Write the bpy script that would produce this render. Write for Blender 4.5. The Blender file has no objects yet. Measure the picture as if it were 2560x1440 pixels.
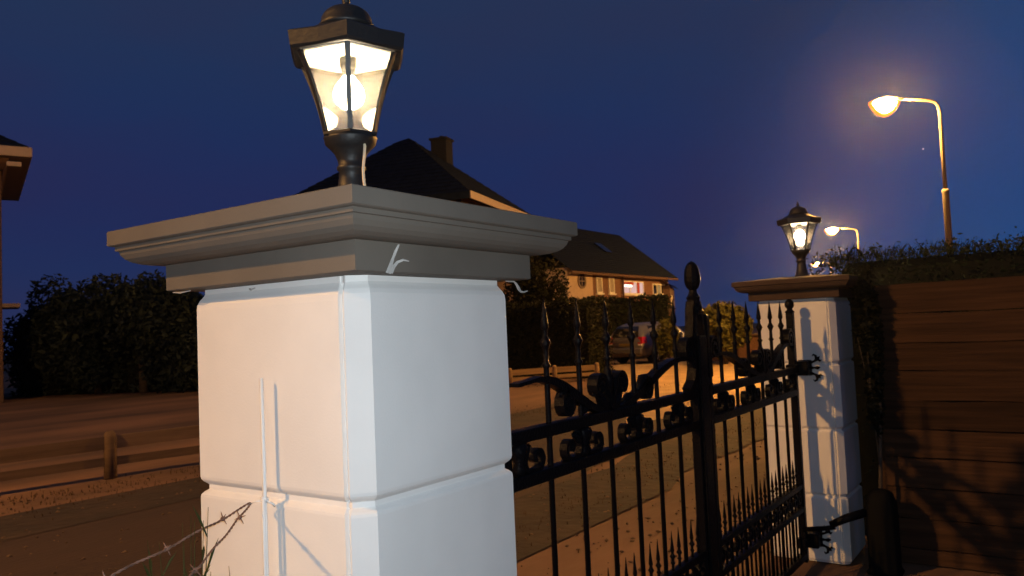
import bpy, math, random
import numpy as np
from mathutils import Vector, Matrix

random.seed(7)
rng = np.random.default_rng(7)
scn = bpy.context.scene
col = scn.collection
PI = math.pi
R = math.radians

# ------------------------------------------------------------------ camera
EYE = (1.0361, -1.0101, 1.5676)
PITCH, ROLL, YAW = 0.05225, -0.0428, -0.60328
F_H = Vector((math.sin(YAW), math.cos(YAW), 0))
R_H = Vector((math.cos(YAW), -math.sin(YAW), 0))
fwd = Vector((F_H.x * math.cos(PITCH), F_H.y * math.cos(PITCH), math.sin(PITCH)))
up = R_H.cross(fwd)
rgt = R_H * math.cos(ROLL) + up * math.sin(ROLL)
up2 = -R_H * math.sin(ROLL) + up * math.cos(ROLL)
cd = bpy.data.cameras.new('camera')
cam = bpy.data.objects.new('camera', cd)
col.objects.link(cam)
m = Matrix((rgt, up2, -fwd)).transposed().to_4x4()
m.translation = EYE
cam.matrix_world = m
cd.sensor_width = 36.0
cd.lens = 1971.1 / 2560 * 36.0
cd.clip_start = 0.02
cd.clip_end = 6000
cd.dof.use_dof = True
cd.dof.focus_distance = 1.6
cd.dof.aperture_fstop = 11.0
scn.camera = cam

# ------------------------------------------------------------------ dusk sky
world = bpy.data.worlds.new('World')
scn.world = world
world.use_nodes = True
wn, wl = world.node_tree.nodes, world.node_tree.links
wn.clear()
w_out = wn.new('ShaderNodeOutputWorld')
w_bg = wn.new('ShaderNodeBackground')
def w_math(op, a=None, b=None, clamp=False):
    n = wn.new('ShaderNodeMath'); n.operation = op; n.use_clamp = clamp
    for i, q in enumerate((a, b)):
        if q is None: continue
        if isinstance(q, (int, float)): n.inputs[i].default_value = q
        else: wl.new(q, n.inputs[i])
    return n.outputs[0]


w_tc = wn.new('ShaderNodeTexCoord')
w_sep = wn.new('ShaderNodeSeparateXYZ'); wl.new(w_tc.outputs['Generated'], w_sep.inputs[0])
w_ramp = wn.new('ShaderNodeValToRGB'); w_ramp.color_ramp.interpolation = 'EASE'
el = w_ramp.color_ramp.elements
el[0].position = 0.0; el[0].color = (0.0155, 0.030, 0.100, 1)
el[1].position = 1.0; el[1].color = (0.026, 0.048, 0.095, 1)
e_ = el.new(0.16); e_.color = (0.0135, 0.025, 0.098, 1)
e_ = el.new(0.42); e_.color = (0.016, 0.033, 0.089, 1)
wl.new(w_math('ABSOLUTE', w_sep.outputs['Z']), w_ramp.inputs[0])
# last light of the sunset low on the right, and a thin violet cloud bank lit by the town
dusk = (R_H * 0.80 + F_H).normalized()
w_dot = wn.new('ShaderNodeVectorMath'); w_dot.operation = 'DOT_PRODUCT'; w_dot.inputs[1].default_value = (dusk.x, dusk.y, 0.06)
wl.new(w_tc.outputs['Generated'], w_dot.inputs[0])
w_mr = wn.new('ShaderNodeMapRange'); w_mr.interpolation_type = 'SMOOTHSTEP'
w_mr.inputs[1].default_value = 0.90; w_mr.inputs[2].default_value = 1.01
wl.new(w_dot.outputs['Value'], w_mr.inputs[0])
w_add = wn.new('ShaderNodeMix'); w_add.data_type = 'RGBA'; w_add.blend_type = 'ADD'
wl.new(w_mr.outputs[0], w_add.inputs[0]); wl.new(w_ramp.outputs[0], w_add.inputs[6]); w_add.inputs[7].default_value = (0.0, 0.032, 0.100, 1)
w_map = wn.new('ShaderNodeMapping'); w_map.inputs['Scale'].default_value = (1.5, 1.5, 5.0)
w_noise = wn.new('ShaderNodeTexNoise'); w_noise.inputs['Scale'].default_value = 1.4; w_noise.inputs['Detail'].default_value = 5
wl.new(w_tc.outputs['Generated'], w_map.inputs[0]); wl.new(w_map.outputs[0], w_noise.inputs['Vector'])
w_cr = wn.new('ShaderNodeValToRGB')
w_cr.color_ramp.elements[0].position = 0.36; w_cr.color_ramp.elements[0].color = (0.92, 1.0, 1.0, 1)
w_cr.color_ramp.elements[1].position = 0.66; w_cr.color_ramp.elements[1].color = (1.30, 0.90, 0.88, 1)
wl.new(w_noise.outputs['Fac'], w_cr.inputs[0])
w_mul = wn.new('ShaderNodeMix'); w_mul.data_type = 'RGBA'; w_mul.blend_type = 'MULTIPLY'; w_mul.inputs[0].default_value = 1.0
wl.new(w_add.outputs[2], w_mul.inputs[6]); wl.new(w_cr.outputs[0], w_mul.inputs[7])
wl.new(w_mul.outputs[2], w_bg.inputs[0]); wl.new(w_bg.outputs[0], w_out.inputs[0])
w_bg.inputs[1].default_value = 1.0

scn.view_settings.view_transform = 'Standard'
scn.view_settings.look = 'None'
scn.view_settings.gamma = 1.0
scn.view_settings.use_curve_mapping = False
scn.view_settings.exposure = 0.0
scn.render.engine = 'CYCLES'
scn.cycles.max_bounces = 6
scn.cycles.transparent_max_bounces = 16
scn.cycles.sample_clamp_indirect = 4.0
scn.cycles.caustics_reflective = False
scn.cycles.caustics_refractive = False
scn.cycles.use_denoising = True

# the phone's flash that lit the photograph
fl = bpy.data.lights.new('camera_flash', 'POINT')
fl.energy = 71.0
fl.color = (0.86, 0.97, 1.03)
fl.shadow_soft_size = 0.006
flo = bpy.data.objects.new('camera_flash', fl)
flo.location = Vector(EYE) + R_H * 0.012 + Vector((0, 0, 0.016)) + F_H * 0.004
col.objects.link(flo)

SODIUM = (1.0, 0.46, 0.085)
LAMP_L = 9200.0       # radiance of a street lamp bowl
BULB_L = 115.0        # radiance of a lantern bulb


def site(x, d, z=0.0):
    """metres to the right of / ahead of where the photographer stands -> world"""
    p = Vector((EYE[0], EYE[1], 0)) + R_H * x + F_H * d
    return Vector((p.x, p.y, z))


# ------------------------------------------------------------------ materials
MATS = {}


def mat(name, c, rough=0.7, var=0.0, scale=8.0, bump=0.0, bscale=None, metal=0.0, spec=0.5, stretch=(1, 1, 1), c2=None, coat=0.0):
    if name in MATS:
        return MATS[name]
    M = bpy.data.materials.new(name)
    M.use_nodes = True
    n, l = M.node_tree.nodes, M.node_tree.links
    b = n['Principled BSDF']
    b.inputs['Base Color'].default_value = (*c, 1)
    b.inputs['Roughness'].default_value = rough
    b.inputs['Metallic'].default_value = metal
    b.inputs['Specular IOR Level'].default_value = spec
    b.inputs['Coat Weight'].default_value = coat
    tc = n.new('ShaderNodeTexCoord')
    mp = n.new('ShaderNodeMapping'); mp.inputs['Scale'].default_value = stretch
    l.new(tc.outputs['Object'], mp.inputs[0])
    if var > 0 or c2:
        nz = n.new('ShaderNodeTexNoise'); nz.inputs['Scale'].default_value = scale; nz.inputs['Detail'].default_value = 6
        l.new(mp.outputs[0], nz.inputs['Vector'])
        rp = n.new('ShaderNodeValToRGB')
        a = c2 if c2 else tuple(x * (1 - var) for x in c)
        z = c if c2 else tuple(min(1, x * (1 + var)) for x in c)
        rp.color_ramp.elements[0].position = 0.35; rp.color_ramp.elements[0].color = (*a, 1)
        rp.color_ramp.elements[1].position = 0.65; rp.color_ramp.elements[1].color = (*z, 1)
        l.new(nz.outputs['Fac'], rp.inputs[0]); l.new(rp.outputs[0], b.inputs['Base Color'])
    if bump > 0:
        nb = n.new('ShaderNodeTexNoise'); nb.inputs['Scale'].default_value = bscale or scale * 4; nb.inputs['Detail'].default_value = 5
        l.new(mp.outputs[0], nb.inputs['Vector'])
        bp = n.new('ShaderNodeBump'); bp.inputs['Strength'].default_value = bump; bp.inputs['Distance'].default_value = 0.02
        l.new(nb.outputs['Fac'], bp.inputs['Height']); l.new(bp.outputs[0], b.inputs['Normal'])
    MATS[name] = M
    return M


def vary(M, lo=0.75, hi=1.3):
    """each piece made of this material gets its own tone"""
    n, l = M.node_tree.nodes, M.node_tree.links
    b = n['Principled BSDF']
    src = b.inputs['Base Color'].links[0].from_socket
    oi = n.new('ShaderNodeObjectInfo'); mr = n.new('ShaderNodeMapRange'); mr.inputs[3].default_value = lo; mr.inputs[4].default_value = hi
    l.new(oi.outputs['Random'], mr.inputs[0])
    hs = n.new('ShaderNodeHueSaturation'); l.new(mr.outputs[0], hs.inputs['Value']); l.new(src, hs.inputs['Color']); l.new(hs.outputs[0], b.inputs['Base Color'])


def emit(name, c, s):
    M = bpy.data.materials.new(name); M.use_nodes = True
    n, l = M.node_tree.nodes, M.node_tree.links
    n.clear()
    o = n.new('ShaderNodeOutputMaterial'); e = n.new('ShaderNodeEmission')
    e.inputs[0].default_value = (*c, 1); e.inputs[1].default_value = s
    l.new(e.outputs[0], o.inputs[0])
    MATS[name] = M
    return M


def leafmat(name, c, c2):
    M = bpy.data.materials.new(name); M.use_nodes = True
    n, l = M.node_tree.nodes, M.node_tree.links
    b = n['Principled BSDF']
    b.inputs['Roughness'].default_value = 0.6
    b.inputs['Specular IOR Level'].default_value = 0.12
    tc = n.new('ShaderNodeTexCoord'); nz = n.new('ShaderNodeTexNoise'); nz.inputs['Scale'].default_value = 2.5; nz.inputs['Detail'].default_value = 4
    rp = n.new('ShaderNodeValToRGB')
    rp.color_ramp.elements[0].position = 0.3; rp.color_ramp.elements[0].color = (*c2, 1)
    rp.color_ramp.elements[1].position = 0.7; rp.color_ramp.elements[1].color = (*c, 1)
    l.new(tc.outputs['Object'], nz.inputs['Vector']); l.new(nz.outputs['Fac'], rp.inputs[0]); l.new(rp.outputs[0], b.inputs['Base Color'])
    t = n.new('ShaderNodeBsdfTranslucent'); l.new(rp.outputs[0], t.inputs[0])
    mx = n.new('ShaderNodeMixShader'); mx.inputs[0].default_value = 0.25
    l.new(b.outputs[0], mx.inputs[1]); l.new(t.outputs[0], mx.inputs[2]); l.new(mx.outputs[0], n['Material Output'].inputs[0])
    MATS[name] = M
    return M


def pane_mat(name, tint=(0.96, 0.94, 0.9), dust=0.10):
    """clear pane with a film of dust: shadow rays go through, the dust catches the lamp"""
    M = bpy.data.materials.new(name); M.use_nodes = True
    n, l = M.node_tree.nodes, M.node_tree.links
    n.clear()
    o = n.new('ShaderNodeOutputMaterial')
    tr = n.new('ShaderNodeBsdfTransparent'); tr.inputs[0].default_value = (*tint, 1)
    gl = n.new('ShaderNodeBsdfGlossy'); gl.inputs['Roughness'].default_value = 0.06
    df = n.new('ShaderNodeBsdfTranslucent'); df.inputs[0].default_value = (0.8, 0.74, 0.66, 1)
    m1 = n.new('ShaderNodeMixShader'); m2 = n.new('ShaderNodeMixShader')
    nz = n.new('ShaderNodeTexNoise'); nz.inputs['Scale'].default_value = 22; nz.inputs['Detail'].default_value = 5
    tc = n.new('ShaderNodeTexCoord'); l.new(tc.outputs['Object'], nz.inputs['Vector'])
    mr = n.new('ShaderNodeMapRange'); mr.inputs[1].default_value = 0.3; mr.inputs[2].default_value = 0.7
    mr.inputs[3].default_value = dust * 0.75; mr.inputs[4].default_value = dust * 1.3
    l.new(nz.outputs['Fac'], mr.inputs[0])
    l.new(mr.outputs[0], m1.inputs[0]); l.new(tr.outputs[0], m1.inputs[1]); l.new(df.outputs[0], m1.inputs[2])
    fr = n.new('ShaderNodeFresnel'); fr.inputs[0].default_value = 1.3
    l.new(fr.outputs[0], m2.inputs[0]); l.new(m1.outputs[0], m2.inputs[1]); l.new(gl.outputs[0], m2.inputs[2])
    l.new(m2.outputs[0], o.inputs[0])
    MATS[name] = M
    return M


white_paint = mat('white_masonry_paint', (0.775, 0.775, 0.76), 0.75, var=0.035, scale=5, bump=0.045, bscale=200, spec=0.3)
cap_paint = mat('grey_brown_paint', (0.142, 0.126, 0.106), 0.75, var=0.08, scale=5, bump=0.05, bscale=160, spec=0.25)
old_paint = mat('old_dry_paint', (0.42, 0.41, 0.39), 0.8, var=0.15, scale=30)
iron = mat('black_iron_paint', (0.005, 0.005, 0.007), 0.30, bump=0.25, bscale=110, spec=0.07)
lantern_black = mat('black_lantern_metal', (0.014, 0.014, 0.015), 0.5, bump=0.08, bscale=90)
cream = mat('cream_enamel', (0.75, 0.7, 0.6), 0.5)
rust = mat('rusty_wire', (0.16, 0.085, 0.06), 0.7, var=0.4, scale=40)
galv = mat('galvanised_steel', (0.32, 0.31, 0.29), 0.45, var=0.15, scale=20, metal=0.6)
sand = mat('sandy_ground', (0.23, 0.12, 0.062), 0.95, scale=0.7, bump=0.8, bscale=9, c2=(0.075, 0.04, 0.021), stretch=(1, 0.3, 1))
drive_m = mat('pale_gravel', (0.42, 0.28, 0.14), 0.95, scale=1.2, bump=0.7, bscale=12, c2=(0.30, 0.20, 0.10))
road_m = mat('worn_asphalt', (0.055, 0.029, 0.016), 0.9, scale=0.9, bump=0.4, bscale=30, c2=(0.033, 0.018, 0.010), stretch=(1, 0.25, 1))
soil = mat('dark_soil', (0.045, 0.026, 0.014), 0.95, scale=2, bump=0.8, bscale=8, c2=(0.022, 0.014, 0.008))
grass_m = leafmat('grass_blades', (0.05, 0.065, 0.02), (0.028, 0.035, 0.012))
dry_grass = leafmat('dry_grass', (0.09, 0.055, 0.025), (0.06, 0.036, 0.016))
leaf_dark = leafmat('dark_leaves', (0.03, 0.04, 0.018), (0.012, 0.018, 0.009))
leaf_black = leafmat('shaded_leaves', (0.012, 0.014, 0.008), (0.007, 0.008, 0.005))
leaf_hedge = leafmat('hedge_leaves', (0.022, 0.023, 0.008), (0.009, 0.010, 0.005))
leaf_tree = leafmat('tree_leaves', (0.045, 0.062, 0.052), (0.022, 0.034, 0.03))
leaf_olive = leafmat('olive_leaves', (0.13, 0.12, 0.03), (0.05, 0.05, 0.014))
bark = mat('bark', (0.06, 0.045, 0.032), 0.95, var=0.3, scale=12, bump=0.8, bscale=30)
wood_fence = mat('weathered_rail_wood', (0.17, 0.11, 0.065), 0.85, var=0.15, scale=2, bump=0.2, bscale=8, stretch=(0.6, 5, 9), spec=0.2)
plank_m = mat('stained_planks', (0.055, 0.027, 0.013), 0.85, scale=3.5, bump=0.35, bscale=9, c2=(0.030, 0.015, 0.0075), stretch=(0.5, 5, 11), spec=0.2)
roof_m = mat('dark_roof_tiles', (0.009, 0.015, 0.030), 0.9, var=0.2, scale=4, bump=0.5, bscale=10, spec=0.08)
brick_m = mat('red_brick', (0.16, 0.08, 0.055), 0.9, var=0.25, scale=14, bump=0.3)
brick_dk = mat('dark_brick', (0.10, 0.055, 0.04), 0.9, var=0.25, scale=14, bump=0.3)
render_m = mat('beige_render', (0.50, 0.38, 0.30), 0.9, var=0.05, scale=3)
fascia_m = mat('pale_fascia', (0.42, 0.35, 0.31), 0.7, var=0.05, scale=4)
frame_w = mat('white_window_frame', (0.7, 0.68, 0.64), 0.5)
glass_dk = mat('dark_window_glass', (0.01, 0.012, 0.016), 0.05, spec=0.7)
curtain = mat('pale_curtain', (0.30, 0.26, 0.24), 0.8, var=0.1, scale=8)
blue_curtain = mat('blue_curtain', (0.25, 0.30, 0.45), 0.8)
car_paint = mat('silver_car_paint', (0.17, 0.165, 0.165), 0.3, metal=0.5, coat=0.6)
car_glass = mat('car_glass', (0.01, 0.01, 0.012), 0.05, spec=0.8)
rubber = mat('tyre_rubber', (0.015, 0.015, 0.015), 0.8)
red_lens = mat('red_lamp_lens', (0.35, 0.012, 0.008), 0.15, spec=0.8, coat=0.8)
clear_lens = mat('clear_lamp_lens', (0.75, 0.7, 0.65), 0.15, spec=0.8, coat=0.8)
black_plastic = mat('black_plastic', (0.015, 0.015, 0.016), 0.6, bump=0.1)
post_m = mat('grey_lamp_post', (0.13, 0.115, 0.10), 0.65, var=0.08, scale=6)
pale_cable = mat('pale_cable', (0.75, 0.62, 0.45), 0.6)
pane = pane_mat('dusty_glass', dust=0.034)
bulb_m = emit('lit_bulb', (1.0, 0.80, 0.52), BULB_L)
bowl_m = emit('sodium_bowl', SODIUM, LAMP_L)
old_bowl_m = emit('old_sodium_bowl', (1.0, 0.49, 0.135), LAMP_L * 0.69)
halo_m = bpy.data.materials.new('amber_halo'); halo_m.use_nodes = True  # self-glowing orange shell, added to stand for the halo round each bowl
_n, _l = halo_m.node_tree.nodes, halo_m.node_tree.links
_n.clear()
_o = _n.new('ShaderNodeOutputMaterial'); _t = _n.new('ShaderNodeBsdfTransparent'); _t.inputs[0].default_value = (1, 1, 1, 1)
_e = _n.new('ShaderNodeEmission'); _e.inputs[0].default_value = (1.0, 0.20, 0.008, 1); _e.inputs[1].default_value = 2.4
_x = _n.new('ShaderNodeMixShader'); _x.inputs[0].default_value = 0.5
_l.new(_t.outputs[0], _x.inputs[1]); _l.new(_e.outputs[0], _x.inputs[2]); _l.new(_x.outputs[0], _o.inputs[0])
room_m = emit('lit_room', (1.0, 0.62, 0.55), 0.75)
room_l = emit('lit_room_lamp', (1.0, 0.8, 0.6), 3.0)
red_cur = mat('red_curtain', (0.4, 0.05, 0.03), 0.8)
star_m = emit('star_light', (0.9, 0.9, 1.0), 2.0)


vary(plank_m, 0.65, 1.4)
vary(wood_fence, 0.8, 1.2)


# ------------------------------------------------------------------ mesh helper
class MB:
    def __init__(self):
        self.v, self.f, self.s = [], [], []

    def add(self, vs, fs, smooth=False):
        o = len(self.v)
        self.v += [tuple(p) for p in vs]
        self.f += [tuple(i + o for i in f) for f in fs]
        self.s += [smooth] * len(fs)
        return self

    def box(self, lo, hi, bev=0.0):
        x0, y0, z0 = lo; x1, y1, z1 = hi
        if bev <= 0:
            vs = [(x0, y0, z0), (x1, y0, z0), (x1, y1, z0), (x0, y1, z0), (x0, y0, z1), (x1, y0, z1), (x1, y1, z1), (x0, y1, z1)]
            return self.add(vs, [(3, 2, 1, 0), (4, 5, 6, 7), (0, 1, 5, 4), (1, 2, 6, 5), (2, 3, 7, 6), (3, 0, 4, 7)])
        b = bev
        def ring(i, z): return [(x0 + i, y0 + b, z), (x0 + b, y0 + i, z), (x1 - b, y0 + i, z), (x1 - i, y0 + b, z), (x1 - i, y1 - b, z), (x1 - b, y1 - i, z), (x0 + b, y1 - i, z), (x0 + i, y1 - b, z)]
        def ring2(z): return [(x0 + b, y0 + b, z), (x0 + b, y0 + b, z), (x1 - b, y0 + b, z), (x1 - b, y0 + b, z), (x1 - b, y1 - b, z), (x1 - b, y1 - b, z), (x0 + b, y1 - b, z), (x0 + b, y1 - b, z)]
        return self.loft([ring2(z0), ring(0, z0 + b), ring(0, z1 - b), ring2(z1)], caps=True)

    def loft(self, rings, caps=True, smooth=False, closed=True):
        n = len(rings[0]); vs = [p for r in rings for p in r]; fs = []
        for k in range(len(rings) - 1):
            for i in range(n if closed else n - 1):
                j = (i + 1) % n
                fs.append((k * n + i, k * n + j, (k + 1) * n + j, (k + 1) * n + i))
        if caps:
            fs.append(tuple(range(n - 1, -1, -1)))
            fs.append(tuple(range((len(rings) - 1) * n, len(rings) * n)))
        return self.add(vs, fs, smooth)

    def lathe(self, prof, c=(0, 0, 0), n=12, smooth=True, rot=0.0):
        rings = [[(c[0] + r * math.cos(rot + 2 * PI * i / n), c[1] + r * math.sin(rot + 2 * PI * i / n), c[2] + z) for i in range(n)] for z, r in prof]
        return self.loft(rings, smooth=smooth)

    def tube(self, pts, r, n=8, smooth=True, caps=True):
        pts = [Vector(p) for p in pts]
        rr = r if isinstance(r, (list, tuple)) else [r] * len(pts)
        rings = []
        prev = None
        for i, p in enumerate(pts):
            d = (pts[min(i + 1, len(pts) - 1)] - pts[max(i - 1, 0)]).normalized()
            if prev is None:
                a = Vector((0, 0, 1)) if abs(d.z) < 0.9 else Vector((1, 0, 0))
                u = d.cross(a).normalized()
            else:
                u = (prev - d * prev.dot(d)).normalized()
            prev = u
            w = d.cross(u)
            rings.append([tuple(p + (u * math.cos(2 * PI * k / n) + w * math.sin(2 * PI * k / n)) * rr[i]) for k in range(n)])
        return self.loft(rings, smooth=smooth, caps=caps)

    def strip_yz(self, pts, x, wx, th):
        """flat bar bent in a Y-Z plane: path of (y, z), wx wide across X, th thick (number or list)"""
        n = len(pts); rings = []
        for i in range(n):
            a = Vector(pts[max(i - 1, 0)]); b = Vector(pts[min(i + 1, n - 1)])
            d = (b - a).normalized(); nr = Vector((-d.y, d.x))
            t = (th[i] if isinstance(th, (list, tuple)) else th) / 2
            w = (wx[i] if isinstance(wx, (list, tuple)) else wx) / 2
            p = Vector(pts[i]); q0 = p + nr * t; q1 = p - nr * t
            rings.append([(x - w, q0.x, q0.y), (x + w, q0.x, q0.y), (x + w, q1.x, q1.y), (x - w, q1.x, q1.y)])
        return self.loft(rings)

    def build(self, name, material, parent=None, loc=None):
        me = bpy.data.meshes.new(name)
        me.from_pydata(self.v, [], self.f)
        me.polygons.foreach_set('use_smooth', self.s)
        me.materials.append(material)
        me.validate(clean_customdata=False)
        me.update()
        return link(name, me, parent, loc)


def link(name, me, parent=None, loc=None):
    o = bpy.data.objects.new(name, me)
    col.objects.link(o)
    if parent is not None:
        o.parent = parent
    if loc is not None:
        o.location = loc
    return o


def tag(o, label, cat, group=None, kind=None):
    if label: o['label'] = label
    if cat: o['category'] = cat
    if group: o['group'] = group
    if kind: o['kind'] = kind
    return o


def thing(name, label, cat, loc=(0, 0, 0), rz=0.0, group=None):
    o = bpy.data.objects.new(name, None)
    o.empty_display_size = 0.1
    col.objects.link(o)
    o.location = loc
    o.rotation_euler = (0, 0, rz)
    return tag(o, label, cat, group)


def copy_tree(o, parent=None):
    c = o.copy()
    col.objects.link(c)
    c.parent = parent
    for ch in list(o.children):
        copy_tree(ch, c)
    return c


def leaves(name, centres, size, material, parent=None, jitter=0.35, loc=None, up=0.0):
    """leaf faces (pointed quads) at given centres"""
    c = np.asarray(centres, float); n = len(c)
    d1 = rng.normal(size=(n, 3)); d1[:, 2] = d1[:, 2] * 0.7 + up; d1 /= np.linalg.norm(d1, axis=1)[:, None]
    d2 = np.cross(d1, rng.normal(size=(n, 3))); d2 /= np.linalg.norm(d2, axis=1)[:, None]
    s = size * (1 + jitter * rng.normal(size=n)).clip(0.4, 2)[:, None]
    v = np.stack([c - d1 * s, c + d2 * s * 0.42, c + d1 * s, c - d2 * s * 0.42], 1).reshape(-1, 3)
    me = bpy.data.meshes.new(name)
    me.vertices.add(n * 4); me.vertices.foreach_set('co', v.ravel())
    me.loops.add(n * 4); me.loops.foreach_set('vertex_index', np.arange(n * 4, dtype=np.int32))
    me.polygons.add(n); me.polygons.foreach_set('loop_start', np.arange(0, n * 4, 4, dtype=np.int32))
    me.materials.append(material)
    me.update(calc_edges=True)
    return link(name, me, parent, loc)


def blades(name, xy, z0, h, w, material, parent=None, lean=0.35):
    n = len(xy); xy = np.asarray(xy, float)
    a = rng.uniform(0, 2 * PI, n); hh = h * rng.uniform(0.45, 1.15, n)
    z0 = np.zeros(n) + z0
    base = np.c_[xy, z0]
    side = np.c_[np.cos(a), np.sin(a), np.zeros(n)] * w * 0.5
    b = rng.uniform(0, 2 * PI, n); le = lean * rng.uniform(0.1, 1, n) * hh
    tip = base + np.c_[np.cos(b) * le, np.sin(b) * le, hh]
    mid = base + np.c_[np.cos(b) * le * 0.3, np.sin(b) * le * 0.3, hh * 0.55]
    v = np.stack([base - side, base + side, mid + side * 0.7, tip, mid - side * 0.7], 1).reshape(-1, 3)
    me = bpy.data.meshes.new(name)
    me.vertices.add(n * 5); me.vertices.foreach_set('co', v.ravel())
    me.loops.add(n * 5); me.loops.foreach_set('vertex_index', np.arange(n * 5, dtype=np.int32))
    me.polygons.add(n); me.polygons.foreach_set('loop_start', np.arange(0, n * 5, 5, dtype=np.int32))
    me.materials.append(material)
    me.update(calc_edges=True)
    return link(name, me, parent)


# ------------------------------------------------------------------ ground
def grid_sheet(xs, ys, zf, name, material):
    X, Y = np.meshgrid(xs, ys, indexing='ij')
    Z = zf(X, Y)
    nx, ny = len(xs), len(ys)
    v = np.stack([X, Y, Z], -1).reshape(-1, 3)
    i = np.arange(nx - 1)[:, None] * ny + np.arange(ny - 1)[None, :]
    f = np.stack([i, i + ny, i + ny + 1, i + 1], -1).reshape(-1, 4)
    me = bpy.data.meshes.new(name)
    me.from_pydata(v.tolist(), [], f.tolist())
    me.polygons.foreach_set('use_smooth', [True] * len(f))
    me.materials.append(material); me.update()
    return link(name, me)


def spaced(lo, hi, fine_lo, fine_hi, step):
    a = list(np.arange(fine_lo, fine_hi + step / 2, step))
    s, x = step, fine_hi
    while x < hi:
        s *= 1.35; x += s; a.append(min(x, hi))
    s, x = step, fine_lo
    while x > lo:
        s *= 1.35; x -= s; a.insert(0, max(x, lo))
    return np.array(a)


def ground_z(X, Y):
    near = np.exp(-((X + 5) ** 2 + (Y - 8) ** 2) / 900.0)
    z = 0.003 * (np.sin(1.7 * X + 0.6 * Y) * np.cos(0.9 * Y - 0.4 * X) + 0.5 * np.sin(3.9 * X - 2.2 * Y)) * near
    far = np.clip((np.hypot(X, Y) - 300) / 600, 0, 1)
    return z - 0.008 - far * 3


g = grid_sheet(spaced(-700, 700, -30, 8, 0.5), spaced(-700, 700, -8, 50, 0.5), ground_z, 'ground', sand)
g['kind'] = 'structure'

# the road along the property, bending left further on
axis = [(-4.75, -70), (-4.75, 6), (-4.9, 12), (-5.6, 18), (-7.2, 26), (-10.6, 38), (-16.5, 56), (-26, 80), (-46, 120), (-90, 190)]


def ribbon(name, pts, l, r, z, material, sub=8):
    P = []
    for k in range(len(pts) - 1):
        for t in range(sub):
            P.append(np.array(pts[k]) * (1 - t / sub) + np.array(pts[k + 1]) * t / sub)
    P.append(np.array(pts[-1], float))
    P = np.array(P); d = np.gradient(P, axis=0); d /= np.linalg.norm(d, axis=1)[:, None]
    nr = np.c_[d[:, 1], -d[:, 0]]
    wob = lambda s: 0.11 * np.sin(np.arange(len(P)) * 0.9 + s) + 0.06 * np.sin(np.arange(len(P)) * 2.3 + s)
    A = P + nr * (l + wob(0))[:, None]; B = P + nr * (r + wob(2))[:, None]
    v = []
    for a, b in zip(A, B): v += [(a[0], a[1], z), (b[0], b[1], z)]
    f = [(2 * i, 2 * i + 1, 2 * i + 3, 2 * i + 2) for i in range(len(P) - 1)]
    mb = MB().add(v, f)
    o = mb.build(name, material)
    o['kind'] = 'structure'
    return o


ribbon('road', axis, -1.6, 1.55, 0.001, road_m)
ribbon('verge', axis, -2.6, -1.55, 0.005, soil)
ribbon('verge', axis, 1.5, 2.6, 0.005, soil)
# pale gravel drive in front of the far houses
dr = MB()
dp = [site(1.7, 12.5), site(2.2, 16), site(2.4, 20), site(3.0, 25), site(3.3, 30.5), site(8.0, 33), site(8.4, 28), site(7.5, 22), site(6.0, 18), site(4.0, 14)]
dr.add([(p.x, p.y, 0.010) for p in dp], [tuple(range(len(dp) - 1, -1, -1))])
o = dr.build('driveway', drive_m); o['kind'] = 'structure'


# ------------------------------------------------------------------ gate pillars
W, D, H = 0.492, 0.472, 0.42
CH = 0.034


def plan(inset, groove=0.0):
    """outline of the pillar, anticlockwise from above, with chamfered corners and a groove on the street face"""
    i = inset
    x0, x1, y0, y1 = -W + i, -i, i, D - i
    c = CH - i * 0.4
    g = groove
    gx = x1 - c - 0.003
    k = 0.007
    return [(x0, y0 + k), (x0 + k, y0), (gx - 0.012, y0), (gx - 0.0115, y0 + g), (gx - 0.006, y0 + g), (gx, y0), (x1 - c, y0),
            (x1, y0 + c), (x1, y1 - k), (x1 - k, y1), (x0 + k, y1), (x0, y1 - k)]


def block_mesh(h, top, wob):
    prof = [(0.0, 0.0125), (0.005, 0.0125), (0.008, 0.0095), (0.012, 0.0045), (0.017, 0.0012), (0.023, 0.0)]
    n = 6
    zs = prof + [(0.023 + (h - 0.023 - top) * k / n, 0.0) for k in range(1, n)]
    zs += [(h - top, 0.0), (h - top * 0.75, 0.001), (h - top * 0.55, 0.0045), (h - top * 0.38, 0.0095), (h - top * 0.25, 0.0125), (h, 0.0125)]
    rings = []
    for z, i in zs:
        rings.append([(x, y, z + wob * math.sin(9 * x + 7 * y)) if 0 < z < h else (x, y, z) for x, y in plan(i, 0.009 if i < 0.012 else 0.003)])
    return MB().loft(rings)


pillar = thing('gate_pillar', 'large white painted block pillar nearest the camera with flaking paint under its moulded cap', 'pillar', (0, 0, 0), 0, 'white gate pillars')
b0 = block_mesh(H, 0.02, 0.0012).build('block', white_paint, pillar)
for k in (1, 2):
    link('block', b0.data, pillar, (0, 0, H * k))
block_mesh(H, 0.045, 0.0012).build('block', white_paint, pillar, (0, 0, H * 3))
capm = MB()
prof = [(1.6805, 0.036), (1.6825, 0.0403), (1.736, 0.0403), (1.7365, 0.060), (1.739, 0.074), (1.744, 0.088), (1.751, 0.098), (1.760, 0.1045), (1.768, 0.107), (1.769, 0.112), (1.7775, 0.112), (1.779, 0.120), (1.781, 0.1232), (1.8095, 0.1232), (1.8115, 0.121), (1.834, -0.10)]
capm.loft([[(-W - e, -e, z), (e, -e, z), (e, D + e, z), (-W - e, D + e, z)] for z, e in prof])
cap = capm.build('cap', cap_paint, pillar)
far_pillar = copy_tree(pillar)
far_pillar.location = (-0.126, 4.270, 0.004)
far_pillar.children[[c.name.split('.')[0] for c in far_pillar.children].index('cap')].data = cap.data.copy()
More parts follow.
